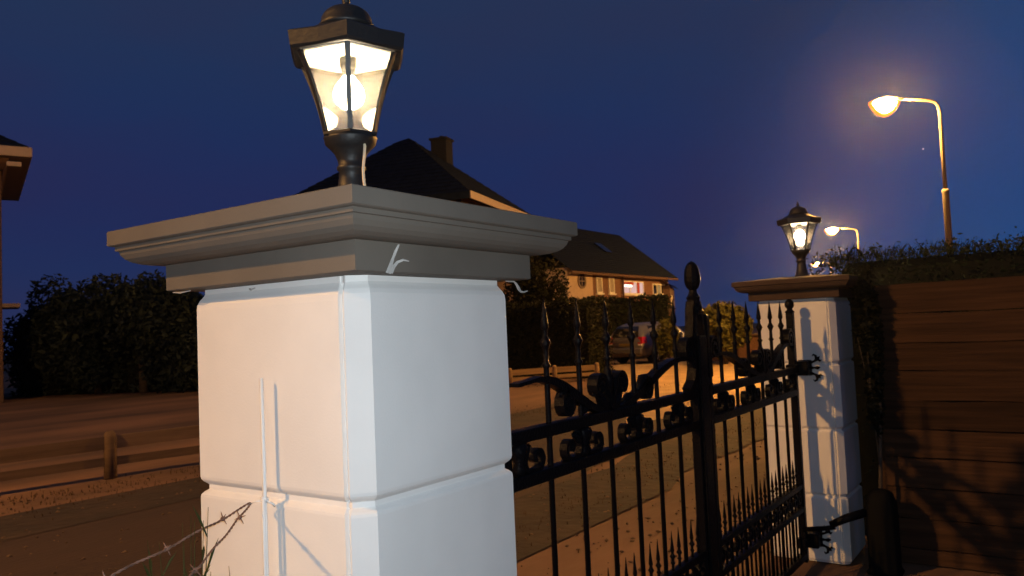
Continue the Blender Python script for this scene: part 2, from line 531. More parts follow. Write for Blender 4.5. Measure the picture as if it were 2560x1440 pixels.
[c for c in far_pillar.children if c.name.startswith('cap')][0].data.materials[0] = mat('weathered_brown_paint', (0.070, 0.046, 0.034), 0.85, var=0.15, scale=6, bump=0.08, bscale=80, spec=0.15)
far_pillar['label'] = 'smaller white block pillar at the far side of the gate, lit orange beside the plank fence'


def flake(pts, w, name='paint_flake'):
    """curled strip of dried paint: path with changing width"""
    mb = MB(); rings = []
    P = [Vector(p) for p in pts]
    for i, p in enumerate(P):
        d = (P[min(i + 1, len(P) - 1)] - P[max(i - 1, 0)]).normalized()
        s = d.cross(Vector((0.75, -0.6, 0.1))).normalized()
        n = d.cross(s)
        a = w[i] * 0.36
        rings.append([tuple(p - s * a), tuple(p + n * 0.0008), tuple(p + s * a), tuple(p - n * 0.0012)])
    mb.loft(rings, smooth=False)
    return mb.build(name, old_paint, pillar)


flake([(0.047, 0.034, 1.678), (0.0475, 0.040, 1.692), (0.049, 0.046, 1.707), (0.052, 0.051, 1.720), (0.055, 0.056, 1.731)], [0.014, 0.010, 0.007, 0.007, 0.004])
flake([(0.047, 0.040, 1.679), (0.048, 0.047, 1.690), (0.051, 0.055, 1.699), (0.056, 0.065, 1.703), (0.060, 0.076, 1.701)], [0.012, 0.009, 0.007, 0.006, 0.003])
flake([(-0.004, 0.474, 1.679), (0.002, 0.500, 1.678), (0.003, 0.508, 1.672), (0.003, 0.517, 1.662), (0.002, 0.527, 1.655), (0.004, 0.538, 1.654), (0.006, 0.550, 1.657)], [0.003, 0.005, 0.008, 0.011, 0.007, 0.005, 0.003])
flake([(-0.30, -0.004, 1.672), (-0.29, -0.007, 1.669), (-0.28, -0.005, 1.672)], [0.004, 0.006, 0.003])
flake([(-0.46, -0.03, 1.678), (-0.49, -0.035, 1.675), (-0.515, -0.036, 1.677)], [0.003, 0.005, 0.003])


# ------------------------------------------------------------------ pillar lanterns
def make_lantern(label):
    L = thing('pillar_lantern', label, 'lantern', (0, 0, 0), 0, 'lit black lanterns on the pillars')
    hexr = lambda r, z, a0=0.0: [(r * math.cos(a0 + k * PI / 3), r * math.sin(a0 + k * PI / 3), z) for k in range(6)]
    # stem: flared foot, fluted shaft, cup
    st = MB()
    st.lathe([(0.0, 0.052), (0.010, 0.050), (0.016, 0.043), (0.05, 0.034), (0.09, 0.029), (0.112, 0.027), (0.116, 0.032), (0.124, 0.032), (0.128, 0.028), (0.140, 0.030), (0.155, 0.036), (0.168, 0.046), (0.178, 0.056), (0.190, 0.058), (0.196, 0.060)], n=16)
    st.build('stem', lantern_black, L)
    ba = MB()
    ba.loft([hexr(0.060, 0.194), hexr(0.066, 0.197), hexr(0.066, 0.203), hexr(0.058, 0.206)])
    ba.build('base_ring', lantern_black, L)
    zs = [0.204, 0.235, 0.27, 0.305, 0.34, 0.375, 0.392]
    rs = [0.0600, 0.0660, 0.0740, 0.0840, 0.0955, 0.1090, 0.1165]
    for k in range(6):
        a = k * PI / 3
        bar = MB()
        pts = [((r + 0.001) * math.cos(a), (r + 0.001) * math.sin(a), z) for z, r in zip(zs, rs)]
        rings = []
        for p, r in zip(pts, rs):
            c = Vector(p); o = Vector((math.cos(a), math.sin(a), 0)); t = Vector((-math.sin(a), math.cos(a), 0))
            rings.append([tuple(c + o * 0.003 - t * 0.0058), tuple(c + o * 0.003 + t * 0.0058), tuple(c - o * 0.003 + t * 0.0058), tuple(c - o * 0.003 - t * 0.0058)])
        bar.loft(rings)
        bar.build('glazing_bar', lantern_black, L)
        b = a + PI / 3
        pn = MB()
        rr = [[((r - 0.004) * math.cos(a), (r - 0.004) * math.sin(a), z), ((r - 0.004) * math.cos(b), (r - 0.004) * math.sin(b), z),
               ((r - 0.0055) * math.cos(b), (r - 0.0055) * math.sin(b), z), ((r - 0.0055) * math.cos(a), (r - 0.0055) * math.sin(a), z)] for z, r in zip(zs, rs)]
        pn.loft(rr)
        pn.build('pane', pane, L)
    # roof: hexagonal rim with turned-up corners, bell-shaped crown and dome
    rf = MB()

    def rim(r, z, lift=0.0, n=12):
        out = []
        for k in range(n):
            a = k * 2 * PI / n
            rr = r if k % 2 == 0 else r * 0.872
            out.append((rr * math.cos(a), rr * math.sin(a), z + (lift if k % 2 == 0 else 0)))
        return out
    rf.loft([rim(0.112, 0.398), rim(0.134, 0.392, 0.002), rim(0.140, 0.396, 0.004), rim(0.144, 0.428, 0.006), rim(0.138, 0.433, 0.005), rim(0.108, 0.446, 0.0), rim(0.084, 0.458), rim(0.068, 0.468),
             rim(0.058, 0.474)], smooth=False)
    rf.build('roof', lantern_black, L)
    dm = MB()
    dm.lathe([(0.470, 0.062), (0.478, 0.0625), (0.484, 0.058), (0.496, 0.056), (0.508, 0.050), (0.518, 0.039), (0.525, 0.024), (0.528, 0.012), (0.534, 0.007), (0.539, 0.009), (0.546, 0.010), (0.552, 0.006), (0.560, 0.004), (0.572, 0.001)], n=18)
    dm.build('dome', lantern_black, L)
    rl = MB()
    rl.loft([rim(0.109, 0.3965), rim(0.106, 0.394), rim(0.03, 0.397)])
    rl.build('reflector', cream, L)
    sk = MB(); sk.lathe([(0.3935, 0.019), (0.375, 0.019), (0.372, 0.016), (0.350, 0.014)], n=14)
    sk.build('lamp_socket', black_plastic, L)
    bl = MB(); bl.lathe([(0.352, 0.012), (0.342, 0.018), (0.328, 0.028), (0.312, 0.0345), (0.296, 0.0345), (0.282, 0.028), (0.272, 0.016), (0.268, 0.004)], n=18)
    bl.build('bulb', bulb_m, L)
    return L


TOP = 1.8335
lantern = make_lantern('big lit black lantern cut by the top of the picture, on the nearest pillar')
lantern.location = (-W / 2, D / 2, TOP)
lantern.scale = (1, 1, 0.91)
lantern.rotation_euler = (0, 0, -0.771)
lant2 = copy_tree(lantern)
lant2.location = (-0.126 - W / 2, 4.270 + D / 2, TOP + 0.004)
lant2.rotation_euler = (0, 0, -1.321 + PI / 6)
lant2['label'] = 'small lit black lantern with domed roof on the far pillar, seen whole against the sky'
cb = MB(); cb.tube([(-0.199, 0.231, 1.826), (-0.1995, 0.233, 1.87), (-0.2035, 0.231, 1.91), (-0.2035, 0.230, 1.935), (-0.200, 0.230, 1.955), (-0.197, 0.231, 1.985), (-0.205, 0.233, 2.005)], 0.0032, n=8)
tag(cb.build('lantern_cable', pale_cable), 'short pale cable rising beside the stem of the big lantern', 'cable')


# ------------------------------------------------------------------ wrought iron gate
GX = -0.372


def spiral(cy, cz, r0, turns, start, sgn, n=18):
    """scroll coil: path winding inwards"""
    out = []
    for i in range(n + 1):
        t = i / n
        r = r0 * (1 - 0.78 * t)
        a = start + sgn * 2 * PI * turns * t
        out.append((cy + r * math.cos(a), cz + r * math.sin(a)))
    return out


def spear_prof(top):
    return [(top - 0.235, 0.0100), (top - 0.225, 0.0165), (top - 0.215, 0.0100), (top - 0.175, 0.0090), (top - 0.165, 0.0125), (top - 0.150, 0.0195), (top - 0.135, 0.0125), (top - 0.128, 0.0085), (top - 0.108, 0.0085), (top - 0.100, 0.0140),
            (top - 0.088, 0.0135), (top - 0.04, 0.0068), (top, 0.0012)]


def make_leaf(sign, label):
    """one leaf, built from hinge (y = 0) to meeting stile (y = 1.5); sign mirrors it along Y"""
    t = thing('gate_leaf', label, 'gate', (GX, 0, 0), 0, 'black wrought iron gate leaves')
    ho = -0.055 if sign > 0 else 0.0   # the near leaf hangs a little further out
    Y = lambda y: sign * y
    LW = 1.52

    def box(name, y0, y1, z0, z1, wx, bev=0.003):
        lo, hi = min(Y(y0), Y(y1)), max(Y(y0), Y(y1))
        return MB().box((-wx / 2, lo, z0), (wx / 2, hi, z1), bev).build(name, iron, t)
    # hinge post with ball
    hp = MB(); hp.box((-0.022, ho - 0.022, 0.03), (0.022, ho + 0.022, 1.60), 0.004)
    hp.build('hinge_post', iron, t)
    bf = MB(); bf.lathe([(1.598, 0.030), (1.606, 0.030), (1.612, 0.020), (1.622, 0.016), (1.632, 0.026), (1.645, 0.0295), (1.66, 0.0285), (1.675, 0.021), (1.684, 0.010), (1.687, 0.002)], c=(0, ho, 0), n=14)
    bf.build('ball_finial', iron, t)
    ms = MB(); y = Y(LW - 0.02)
    ms.box((-0.022, y - 0.020, 0.03), (0.022, y + 0.020, 1.60), 0.004)
    ms.build('meeting_stile', iron, t)
    for z0, z1, w, nm in ((1.212, 1.252, 0.044, 'top_rail'), (1.072, 1.112, 0.044, 'middle_rail'), (0.488, 0.520, 0.04, 'lower_rail'), (0.345, 0.377, 0.04, 'lower_rail'), (0.05, 0.09, 0.04, 'bottom_rail')):
        box(nm, ho + 0.021, LW - 0.041, z0, z1, w)
    # spear-topped bars
    sp = MB()
    sp.lathe([(0.088, 0.0100), (1.42, 0.0100)] + spear_prof(1.668), n=8)
    bars = [0.215 * k for k in range(1, 7)]
    first = None
    for y in bars:
        if first is None:
            first = sp.build('spear_bar', iron, t, (0, Y(y), 0))
        else:
            link('spear_bar', first.data, t, (0, Y(y), 0))
    # short dog spears
    dg = MB()
    dg.lathe([(0.088, 0.0065), (0.50, 0.0065), (0.545, 0.0065), (0.551, 0.011), (0.557, 0.0065), (0.568, 0.007), (0.578, 0.0135), (0.588, 0.007), (0.596, 0.006), (0.603, 0.0095), (0.65, 0.004), (0.685, 0.001)], n=7)
    first = None
    ys = [0.215 * k + s * 0.0717 for k in range(0, 7) for s in (1, 2)]
    for y in ys:
        if first is None:
            first = dg.build('dog_spear', iron, t, (0, Y(y), 0))
        else:
            link('dog_spear', first.data, t, (0, Y(y), 0))
    # ornament above the top rail: two sweeping bars meeting at a double scroll
    mid = 0.645
    wS = 0.038
    yy = lambda pts: [(Y(a), b) for a, b in pts]
    for s, far in ((-1, mid - 0.022), (1, LW - 0.04 - mid)):
        path = []
        for i in range(15):
            u = i / 14
            a = mid + s * (0.02 + (far - 0.02) * u)
            zz = 1.252 + 0.15 * (1 - math.cos(PI * min(1, u * 1.25))) / 2 if u < 0.8 else 1.402 - 0.01 * (u - 0.8) / 0.2
            path.append((a, zz))
        th = [0.012 + 0.022 * math.sin(PI * min(1, i / 12)) for i in range(15)]
        MB().strip_yz(yy(path), 0, wS, th).build('sweeping_scroll', iron, t)
        # coil branching off under the sweep
        c = spiral(mid + s * 0.315, 1.302, 0.048, 1.5, PI / 2 if s > 0 else PI / 2, -s)
        MB().strip_yz(yy(c), 0, wS, 0.012).build('scroll', iron, t)
        # crown scroll at the middle
        stem = [(mid + s * 0.008, 1.252), (mid + s * 0.012, 1.29), (mid + s * 0.03, 1.335)]
        c = stem + spiral(mid + s * 0.085, 1.343, 0.050, 1.4, PI if s > 0 else 0, -s)
        MB().strip_yz(yy(c), 0, wS + 0.004, 0.013).build('scroll', iron, t)
    ac = MB()
    for s in (-1, 1):
        ac.tube([(0, Y(mid + s * 0.01), 1.25), (0, Y(mid + s * 0.05), 1.275), (0, Y(mid + s * 0.085), 1.315), (0, Y(mid + s * 0.125), 1.318)], [0.022, 0.024, 0.016, 0.003], n=6)
        ac.tube([(0, Y(mid + s * 0.10), 1.262), (0, Y(mid + s * 0.16), 1.285), (0, Y(mid + s * 0.20), 1.272), (0, Y(mid + s * 0.225), 1.256)], [0.010, 0.019, 0.016, 0.004], n=6)
        ac.tube([(0, Y(mid + s * 0.24), 1.30), (0, Y(mid + s * 0.29), 1.345), (0, Y(mid + s * 0.33), 1.350), (0, Y(mid + s * 0.36), 1.335)], [0.012, 0.020, 0.015, 0.003], n=6)
    ac.tube([(0, Y(mid), 1.30), (0, Y(mid), 1.36), (0, Y(mid), 1.40), (0, Y(mid), 1.43)], [0.018, 0.022, 0.014, 0.003], n=6)
    ac.build('acanthus_leaf', iron, t)
    # scroll blocks against hinge post and meeting stile
    for cy, st0, s in ((0.085, PI, -1), (LW - 0.105, 0, 1)):
        if sign > 0 and s < 0: continue
        c = [(cy - 0.063 if s < 0 else cy + 0.063, 1.30), (cy - 0.063 if s < 0 else cy + 0.063, 1.38)] + spiral(cy, 1.435, 0.062, 1.6, st0, s, 22)
        MB().strip_yz(yy(c), 0, wS + 0.008, 0.016).build('scroll', iron, t)
    # palmettes between top and middle rails, on every second bar
    for cy in (0.03, 0.43, 0.86, 1.29):
        pm = MB()
        pm.lathe([(1.112, 0.018), (1.13, 0.024), (1.15, 0.016), (1.175, 0.028), (1.20, 0.031), (1.212, 0.022)], c=(0, Y(cy), 0), n=8)
        for s in (-1, 1):
            if cy < 0.1 and s < 0: continue
            pm.tube([(0, Y(cy + s * 0.01), 1.165), (0, Y(cy + s * 0.035), 1.178), (0, Y(cy + s * 0.058), 1.196), (0, Y(cy + s * 0.072), 1.192)], [0.014, 0.017, 0.010, 0.002], n=6)
            pm.tube([(0, Y(cy + s * 0.01), 1.185), (0, Y(cy + s * 0.03), 1.20), (0, Y(cy + s * 0.046), 1.211)], [0.012, 0.012, 0.003], n=6)
        pm.build('collar', iron, t)
        for s in (-1, 1):
            if cy < 0.1 and s < 0: continue
            c = [(cy + s * 0.012, 1.208), (cy + s * 0.03, 1.178), (cy + s * 0.022, 1.15), (cy + s * 0.03, 1.122), (cy + s * 0.07, 1.118)] + spiral(cy + s * 0.094, 1.154, 0.040, 0.95, -PI / 2, s, 12)
            MB().strip_yz(yy(c), 0, 0.03, [0.02, 0.02, 0.014, 0.012, 0.014] + [0.016 - 0.0004 * i for i in range(13)]).build('palmette_scroll', iron, t)
    # small scrolls between the lower rails
    k = 0
    for cy in [0.1075 + 0.215 * i for i in range(7)]:
        for s in (-1, 1):
            c = spiral(cy + s * 0.05, 0.433, 0.044, 1.1, PI / 2, s, 12)
            MB().strip_yz(yy(c), 0, 0.026, 0.010).build('lower_scroll', iron, t)
    return t


leafA = make_leaf(1, 'nearer black iron gate leaf running from the big white pillar to the tall centre finial')
leafA.location.y = 1.0
leafB = make_leaf(-1, 'further black iron gate leaf hinged at the orange-lit far pillar')
leafB.location.y = 4.15
# cover strip with the tall finial where the leaves meet, fixed on the near leaf
cs = MB(); cs.box((0.023, 1.495, 0.06), (0.035, 1.585, 1.50), 0.002); cs.box((-0.030, 1.500, 1.601), (0.035, 1.575, 1.62), 0.003)
cs.build('cover_strip', iron, leafA)
cf = MB()
cf.lathe([(1.615, 0.040), (1.640, 0.040), (1.648, 0.034), (1.668, 0.030), (1.680, 0.034), (1.690, 0.026), (1.702, 0.020), (1.715, 0.018), (1.724, 0.026), (1.735, 0.0335), (1.755, 0.0385), (1.78, 0.0385), (1.81, 0.035), (1.832, 0.027), (1.845, 0.016), (1.852, 0.003)], c=(0, 1.535, 0), n=10, smooth=False)
cf.build('centre_finial', iron, leafA)
for s, lf in ((-1, leafA), (1, leafA)):
    pts = [(1.535 + s * 0.035, 1.66), (1.535 + s * 0.05, 1.62), (1.535 + s * 0.058, 1.56), (1.535 + s * 0.075, 1.50), (1.535 + s * 0.10, 1.45)]
    MB().strip_yz(pts, 0, 0.04, 0.02).build('finial_bracket', iron, leafA)
    pts = [(1.535 + s * 0.035, 1.43), (1.535 + s * 0.045, 1.36), (1.535 + s * 0.075, 1.29), (1.535 + s * 0.13, 1.253)]
    MB().strip_yz(pts, 0, 0.045, 0.03).build('finial_bracket', iron, leafA)
# hinge straps with curled tips on the far pillar
for z in (1.235, 0.15):
    hg = MB()
    hg.box((-0.262, -0.090, z - 0.045), (-0.165, -0.012, z + 0.045), 0.005)
    hg.box((-0.275, -0.185, z - 0.03), (-0.215, -0.088, z + 0.03), 0.005)
    for dz in (-0.055, 0.0, 0.055):
        pts = [(-0.168, -0.02, z + dz * 0.6), (-0.140, -0.02, z + dz * 0.75), (-0.120, -0.02, z + dz), (-0.104, -0.02, z + dz * 1.25 + 0.004)]
        hg.tube(pts, [0.012, 0.007, 0.013, 0.003], n=6)
        if dz:
            s = 1 if dz > 0 else -1
            hg.tube([(-0.125, -0.02, z + dz), (-0.128, -0.02, z + dz + s * 0.022), (-0.142, -0.02, z + dz + s * 0.03), (-0.150, -0.02, z + dz + s * 0.02)], [0.010, 0.008, 0.006, 0.003], n=6)
            hg.tube([(-0.118, -0.02, z + dz), (-0.102, -0.02, z + dz - s * 0.012), (-0.094, -0.02, z + dz - s * 0.004)], [0.010, 0.007, 0.003], n=6)
    hg.box((-0.245, -0.013, z - 0.05), (-0.160, 0.004, z + 0.05), 0.003)
    hg.build('hinge_strap', iron, far_pillar)
# swing gate opener: arm and motor housing beside the far pillar
op = thing('gate_opener', 'dark motor housing with a jointed arm reaching from the far gate leaf', 'gate opener', (0.075, 4.26, 0))
mh = MB()
rings = []
for z, sx, sy in ((0.0, 0.10, 0.11), (0.02, 0.085, 0.105), (0.34, 0.085, 0.105), (0.42, 0.078, 0.098), (0.47, 0.06, 0.08), (0.49, 0.035, 0.05)):
    rings.append([(sx * math.copysign(abs(math.cos(a)) ** 0.5, math.cos(a)), sy * math.copysign(abs(math.sin(a)) ** 0.5, math.sin(a)), z) for a in np.linspace(0, 2 * PI, 20, endpoint=False)])
mh.loft(rings, smooth=True)
mh.build('housing', mat('dull_black_plastic', (0.006, 0.006, 0.006), 0.9, spec=0.1), op)
am = MB(); am.tube([(-0.44, -0.13, 0.235), (-0.30, -0.15, 0.262), (-0.245, -0.15, 0.275)], 0.015, n=8)
am.build('arm', iron, op)
am = MB(); am.tube([(-0.27, -0.15, 0.285), (-0.18, -0.13, 0.33), (-0.08, -0.06, 0.36)], [0.022, 0.026, 0.026], n=8)
am.build('arm', iron, op)

# ------------------------------------------------------------------ rod and barbed wire in front of the pillar
rod = thing('iron_rod', 'thin white painted rod standing upright in front of the big pillar', 'rod')
rm = MB(); rm.tube([(-0.2482, -0.0205, 1.4935), (-0.2472, -0.0202, 1.30), (-0.2462, -0.0208, 1.0), (-0.2445, -0.022, 0.0)], [0.0036, 0.0040, 0.0042, 0.0042], n=8)
rm.build('rod', white_paint, rod)
rm = MB(); rm.tube([(-0.2418, -0.0275, 1.262), (-0.2413, -0.0285, 1.20), (-0.2408, -0.0285, 1.0), (-0.2403, -0.029, 0.0)], 0.0036, n=8)
rm.build('rod', white_paint, rod)
tw = MB()
for k in range(3):
    tw.tube([(-0.2467 + 0.0075 * math.cos(a), -0.0212 + 0.0065 * math.sin(a), 1.2555 + 0.003 * k + 0.0006 * a) for a in np.linspace(0, 2 * PI, 12)], 0.0017, n=6)
tw.tube([(-0.2397, -0.0235, 1.257), (-0.2327, -0.0215, 1.256), (-0.2287, -0.0155, 1.252), (-0.2307, -0.0095, 1.246)], 0.0022, n=6)
tw.tube([(-0.2497, -0.0265, 1.258), (-0.262, -0.0310, 1.257), (-0.274, -0.034, 1.252)], 0.0018, n=6)
tw.build('wire_tie', white_paint, rod)


def barbed(a, b, label, barbs, sag=0.006, seed=0):
    a, b = Vector(a), Vector(b)
    rnd = random.Random(seed)
    t = thing('barbed_wire', label, 'wire', a, 0, 'rusty barbed wires tied to the rod')
    d = b - a; L = d.length; dn = d.normalized()
    u = dn.cross(Vector((0, 0, 1))).normalized(); w = dn.cross(u)
    n = int(L / 0.004)
    for ph in (0, PI):
        pts = []
        for i in range(n + 1):
            s = i / n
            c = d * s + Vector((0, 0, -sag * 4 * s * (1 - s) + 0.0015 * math.sin(s * 23 + seed)))
            ang = ph + s * L / 0.028 * 2 * PI
            pts.append(c + (u * math.cos(ang) + w * math.sin(ang)) * 0.0011)
        MB().tube(pts, 0.00115, n=6).build('strand', rust, t)
    for s in barbs:
        c = d * s + Vector((0, 0, -sag * 4 * s * (1 - s)))
        br = MB()
        for k in range(3):
            br.tube([c + dn * (0.0025 * (k - 1)) + (u * math.cos(q) + w * math.sin(q)) * 0.0028 for q in np.linspace(0, 2 * PI, 9)], 0.0011, n=5)
        for q, off in ((0.6, -1), (0.6 + PI, 1), (2.3, 1), (2.3 + PI, -1)):
            q += rnd.uniform(-0.3, 0.3)
            dr = (u * math.cos(q) + w * math.sin(q) + dn * 0.5 * off).normalized()
            br.tube([c + dr * 0.002, c + dr * 0.009, c + dr * 0.015], [0.0011, 0.001, 0.0003], n=5)
        br.build('barb', rust, t)
    return t


barbed((-0.274, -0.034, 1.2525), (0.02, -0.62, 1.248), 'rusty barbed wire running from the rod towards the lower left corner', (0.16, 0.43, 0.66, 0.9), seed=1)
barbed((-0.274, -0.034, 1.2515), (0.035, -0.43, 1.206), 'rusty barbed wire dropping steeply from the rod along the pillar edge', (0.14, 0.62, 0.9), seed=4)


def weed(name, base, h, n, label, spread, seed):
    rnd = random.Random(seed)
    t = thing(name, label, 'weed', base, 0, 'tall weeds by the pillar')
    mb = MB()
    for k in range(n):
        a = rnd.uniform(0, 2 * PI); le = rnd.uniform(0.2, 1) * spread; hh = h * rnd.uniform(0.86, 1.02)
        pts = [(math.cos(a) * le * s * s, math.sin(a) * le * s * s, hh * s) for s in (0, 0.3, 0.6, 0.8, 0.92, 1.0)]
        mb.tube(pts, [0.0022, 0.002, 0.0016, 0.0013, 0.001, 0.0004], n=5)
        for q in range(7):
            s = rnd.uniform(0.55, 0.97)
            p = Vector((math.cos(a) * le * s * s, math.sin(a) * le * s * s, hh * s))
            b = rnd.uniform(0, 2 * PI); ln = rnd.uniform(0.03, 0.07)
            dv = Vector((math.cos(b) * 0.6, math.sin(b) * 0.6, 0.75))
            sd = dv.cross(Vector((0, 0, 1))).normalized() * 0.0026
            e = p + dv * ln
            mid = p + dv * ln * 0.5 + Vector((0, 0, 0.004))
            mb.add([tuple(p - sd * 0.5), tuple(p + sd * 0.5), tuple(mid + sd), tuple(e), tuple(mid - sd)], [(0, 1, 2, 3, 4)])
    mb.build('stalks', grass_m, t)
    return t


weed('tall_weed', (-0.17, -0.24, 0), 1.285, 12, 'thin green weed stalks behind the wire left of the big pillar', 0.07, 3)
weed('tall_weed', (-0.22, -0.075, 0), 1.17, 5, 'few grass stalks close against the big pillar face', 0.05, 5)
weed('tall_weed', (0.02, -0.78, 0), 1.30, 6, 'green weed tip at the lower left corner of the picture', 0.04, 9)

# ------------------------------------------------------------------ plank fence on the right, with hedge behind
pf = thing('plank_fence', 'tall dark fence of horizontal planks right of the far pillar', 'fence', (0, 4.52, 0))
z = 0.10
rows = []
while z < 1.70:
    h = 0.176 + rng.uniform(-0.008, 0.008)
    rows.append((z, min(z + h, 1.752))); z += h + 0.006
rows[-1] = (rows[-1][0], 1.752)
for bay, (x0, x1) in enumerate(((0.07, 1.87), (1.88, 3.68))):
    for (a, b) in rows:
        mb = MB(); rings = []
        n = 9
        tilt = rng.uniform(-0.004, 0.004); off = rng.uniform(-0.004, 0.004)
        for i in range(n + 1):
            x = x0 + (x1 - x0) * i / n
            e0 = a + rng.uniform(-0.004, 0.003); e1 = b + rng.uniform(-0.005, 0.003)
            y = off + rng.uniform(-0.0015, 0.0015)
            rings.append([(x, y - 0.012 - tilt, e0), (x, y + 0.012 - tilt, e0), (x, y + 0.012 + tilt, e1), (x, y - 0.012 + tilt, e1)])
        mb.loft(rings)
        mb.build('plank', plank_m, pf)
for x in (0.075, 1.875, 3.66):
    MB().box((x - 0.045, 0.018, 0), (x + 0.045, 0.108, 1.70), 0.006).build('post', plank_m, pf)
MB().box((0.06, -0.018, 0.0), (3.68, 0.016, 0.092), 0.004).build('kick_board', plank_m, pf)


def hedge_pts(n, L, Wd, Hh, top_wob=0.08, shell=0.22):
    """points in the outer layer of a clipped hedge (x along, y across, z up)"""
    p = rng.uniform(0, 1, (n * 3, 3)) * np.array([L, Wd, Hh])
    d = np.min(np.c_[p[:, 0], L - p[:, 0], p[:, 1], Wd - p[:, 1], Hh - p[:, 2]], axis=1)
    keep = rng.uniform(0, 1, len(d)) < np.exp(-d / shell)
    p = p[keep][:n]
    p[:, 2] += top_wob * (np.sin(p[:, 0] * 2.3) + 0.6 * np.sin(p[:, 0] * 5.7 + p[:, 1] * 3)) * (p[:, 2] / Hh) + 0.03 * rng.normal(size=len(p))
    p[:, 0] += 0.05 * rng.normal(size=len(p)); p[:, 1] += 0.05 * rng.normal(size=len(p))
    return p


def hedge(label, a, b, width, height, n, size, material, wob=0.08, cat='hedge', group=None, sprigs=0, name='hedge', gap=0.22):
    a, b = Vector(a), Vector(b)
    d = b - a; L = d.length
    t = thing(name, label, cat, (a.x, a.y, 0), math.atan2(d.y, d.x), group)
    p = hedge_pts(n, L, width, height, wob)
    if sprigs:
        p = p[(p[:, 2] > 1.45) | (rng.uniform(0, 1, len(p)) < 0.15)]
        sx = rng.uniform(0, L, sprigs * 6); sy = rng.uniform(0, width, sprigs * 6)
        clump = 0.55 + 0.45 * np.sin(sx * 7.1) * np.sin(sx * 2.7 + 1)
        blades('shoots', np.c_[sx, sy], height - 0.06 + wob * np.sin(sx * 2.3), 0.05 + 0.09 * clump, 0.005, material, t, lean=0.9)
    leaves('foliage', p, size, material, t)
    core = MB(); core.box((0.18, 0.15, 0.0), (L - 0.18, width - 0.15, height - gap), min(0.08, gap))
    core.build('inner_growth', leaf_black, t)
    return t


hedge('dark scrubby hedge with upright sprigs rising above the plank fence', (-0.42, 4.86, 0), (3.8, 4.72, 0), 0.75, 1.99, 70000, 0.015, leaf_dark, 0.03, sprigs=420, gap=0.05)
# taller leafy end of it at the frame's right edge
def crown_pts(n, rx, ry, rz, lobes=9, seed=0):
    r2 = np.random.default_rng(seed)
    c = r2.normal(size=(lobes, 3)); c /= np.linalg.norm(c, axis=1)[:, None]
    c *= np.array([rx, ry, rz]) * r2.uniform(0.35, 0.68, (lobes, 1))
    rad = r2.uniform(0.34, 0.55, lobes)
    k = r2.integers(0, lobes, n)
    d = r2.normal(size=(n, 3)); d /= np.linalg.norm(d, axis=1)[:, None]
    q = c[k] + d * (rad[k] * r2.uniform(0.45, 1.05, n) ** 0.6)[:, None] * np.array([rx, ry, rz])
    return q


def tree(name, label, cat, base, h, rx, rz, n, size, material, trunk_r=0.12, group=None, seed=0, low=0.0, lobes=10):
    t = thing(name, label, cat, base, random.Random(seed).uniform(0, 6), group)
    cz = h - rz
    p = crown_pts(n, rx, rx * 0.9, rz, lobes, seed)
    p[:, 2] += cz
    p = p[p[:, 2] > low]
    leaves('crown', p, size, material, t)
    mb = MB()
    mb.tube([(0, 0, -0.03), (0.03, 0.02, h * 0.25), (0.0, 0.05, h * 0.55), (0.02, 0, h * 0.85)], [trunk_r, trunk_r * 0.8, trunk_r * 0.5, trunk_r * 0.15], n=8)
    rnd = random.Random(seed)
    for _ in range(6):
        a = rnd.uniform(0, 2 * PI); z0 = h * rnd.uniform(0.25, 0.55)
        mb.tube([(0, 0.02, z0), (math.cos(a) * rx * 0.3, math.sin(a) * rx * 0.3, z0 + h * 0.13), (math.cos(a) * rx * 0.65, math.sin(a) * rx * 0.65, z0 + h * 0.24)], [trunk_r * 0.4, trunk_r * 0.25, trunk_r * 0.08], n=6)
    mb.build('trunk', bark, t)
    return t


tree('dark_shrub', 'leafy dark shrub tip above the plank fence at the right edge of the picture', 'shrub', (1.02, 5.35, 0), 2.26, 0.22, 0.5, 3500, 0.02, leaf_dark, 0.02, seed=2)
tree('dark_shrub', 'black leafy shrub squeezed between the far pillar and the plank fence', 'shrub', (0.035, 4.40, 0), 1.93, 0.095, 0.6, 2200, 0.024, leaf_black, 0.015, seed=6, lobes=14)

# ------------------------------------------------------------------ low rail fences
def rail_fence(label, pts, gap, group='low wooden rail fences', h=0.55):
    a, b = Vector(pts[0]), Vector(pts[1])
    d = b - a; L = d.length
    t = thing('rail_fence', label, 'fence', (a.x, a.y, 0), math.atan2(d.y, d.x), group)
    n = max(1, round(L / gap))
    pm = MB()
    rings = []
    for zz, r in ((0, 0.075), (h - 0.05, 0.072), (h - 0.012, 0.058), (h + 0.012, 0.03)):
        rings.append([(r * math.cos(q), r * math.sin(q), zz) for q in np.linspace(0, 2 * PI, 12, endpoint=False)])
    pm.loft(rings, smooth=True)
    first = None
    for i in range(n + 1):
        x = L * i / n
        if first is None: first = pm.build('post', wood_fence, t, (x, 0, 0))
        else: link('post', first.data, t, (x, 0, 0))
    for i in range(n):
        x0, x1 = L * i / n, L * (i + 1) / n
        for z0, z1 in ((h - 0.20, h - 0.045), (0.14, 0.24)):
            mb = MB()
            mb.loft([[(x, -0.022, z0 + dz), (x, 0.022, z0 + dz), (x, 0.022, z1 + dz), (x, -0.022, z1 + dz)] for x, dz in ((x0 + 0.03, rng.normal() * 0.006), ((x0 + x1) / 2, rng.normal() * 0.006 - 0.006), (x1 - 0.03, rng.normal() * 0.006))])
            mb.build('rail', wood_fence, t)
    return t


rail_fence('low wooden rail fence along the sandy verge on the left', [(-9.35, -1.4), (-7.42, 9.5)], 2.75)
rail_fence('low wooden rail fence seen through the gate before the big hedge', [(-12.9, 14.5), (-10.0, 19.15)], 1.28, h=0.50)


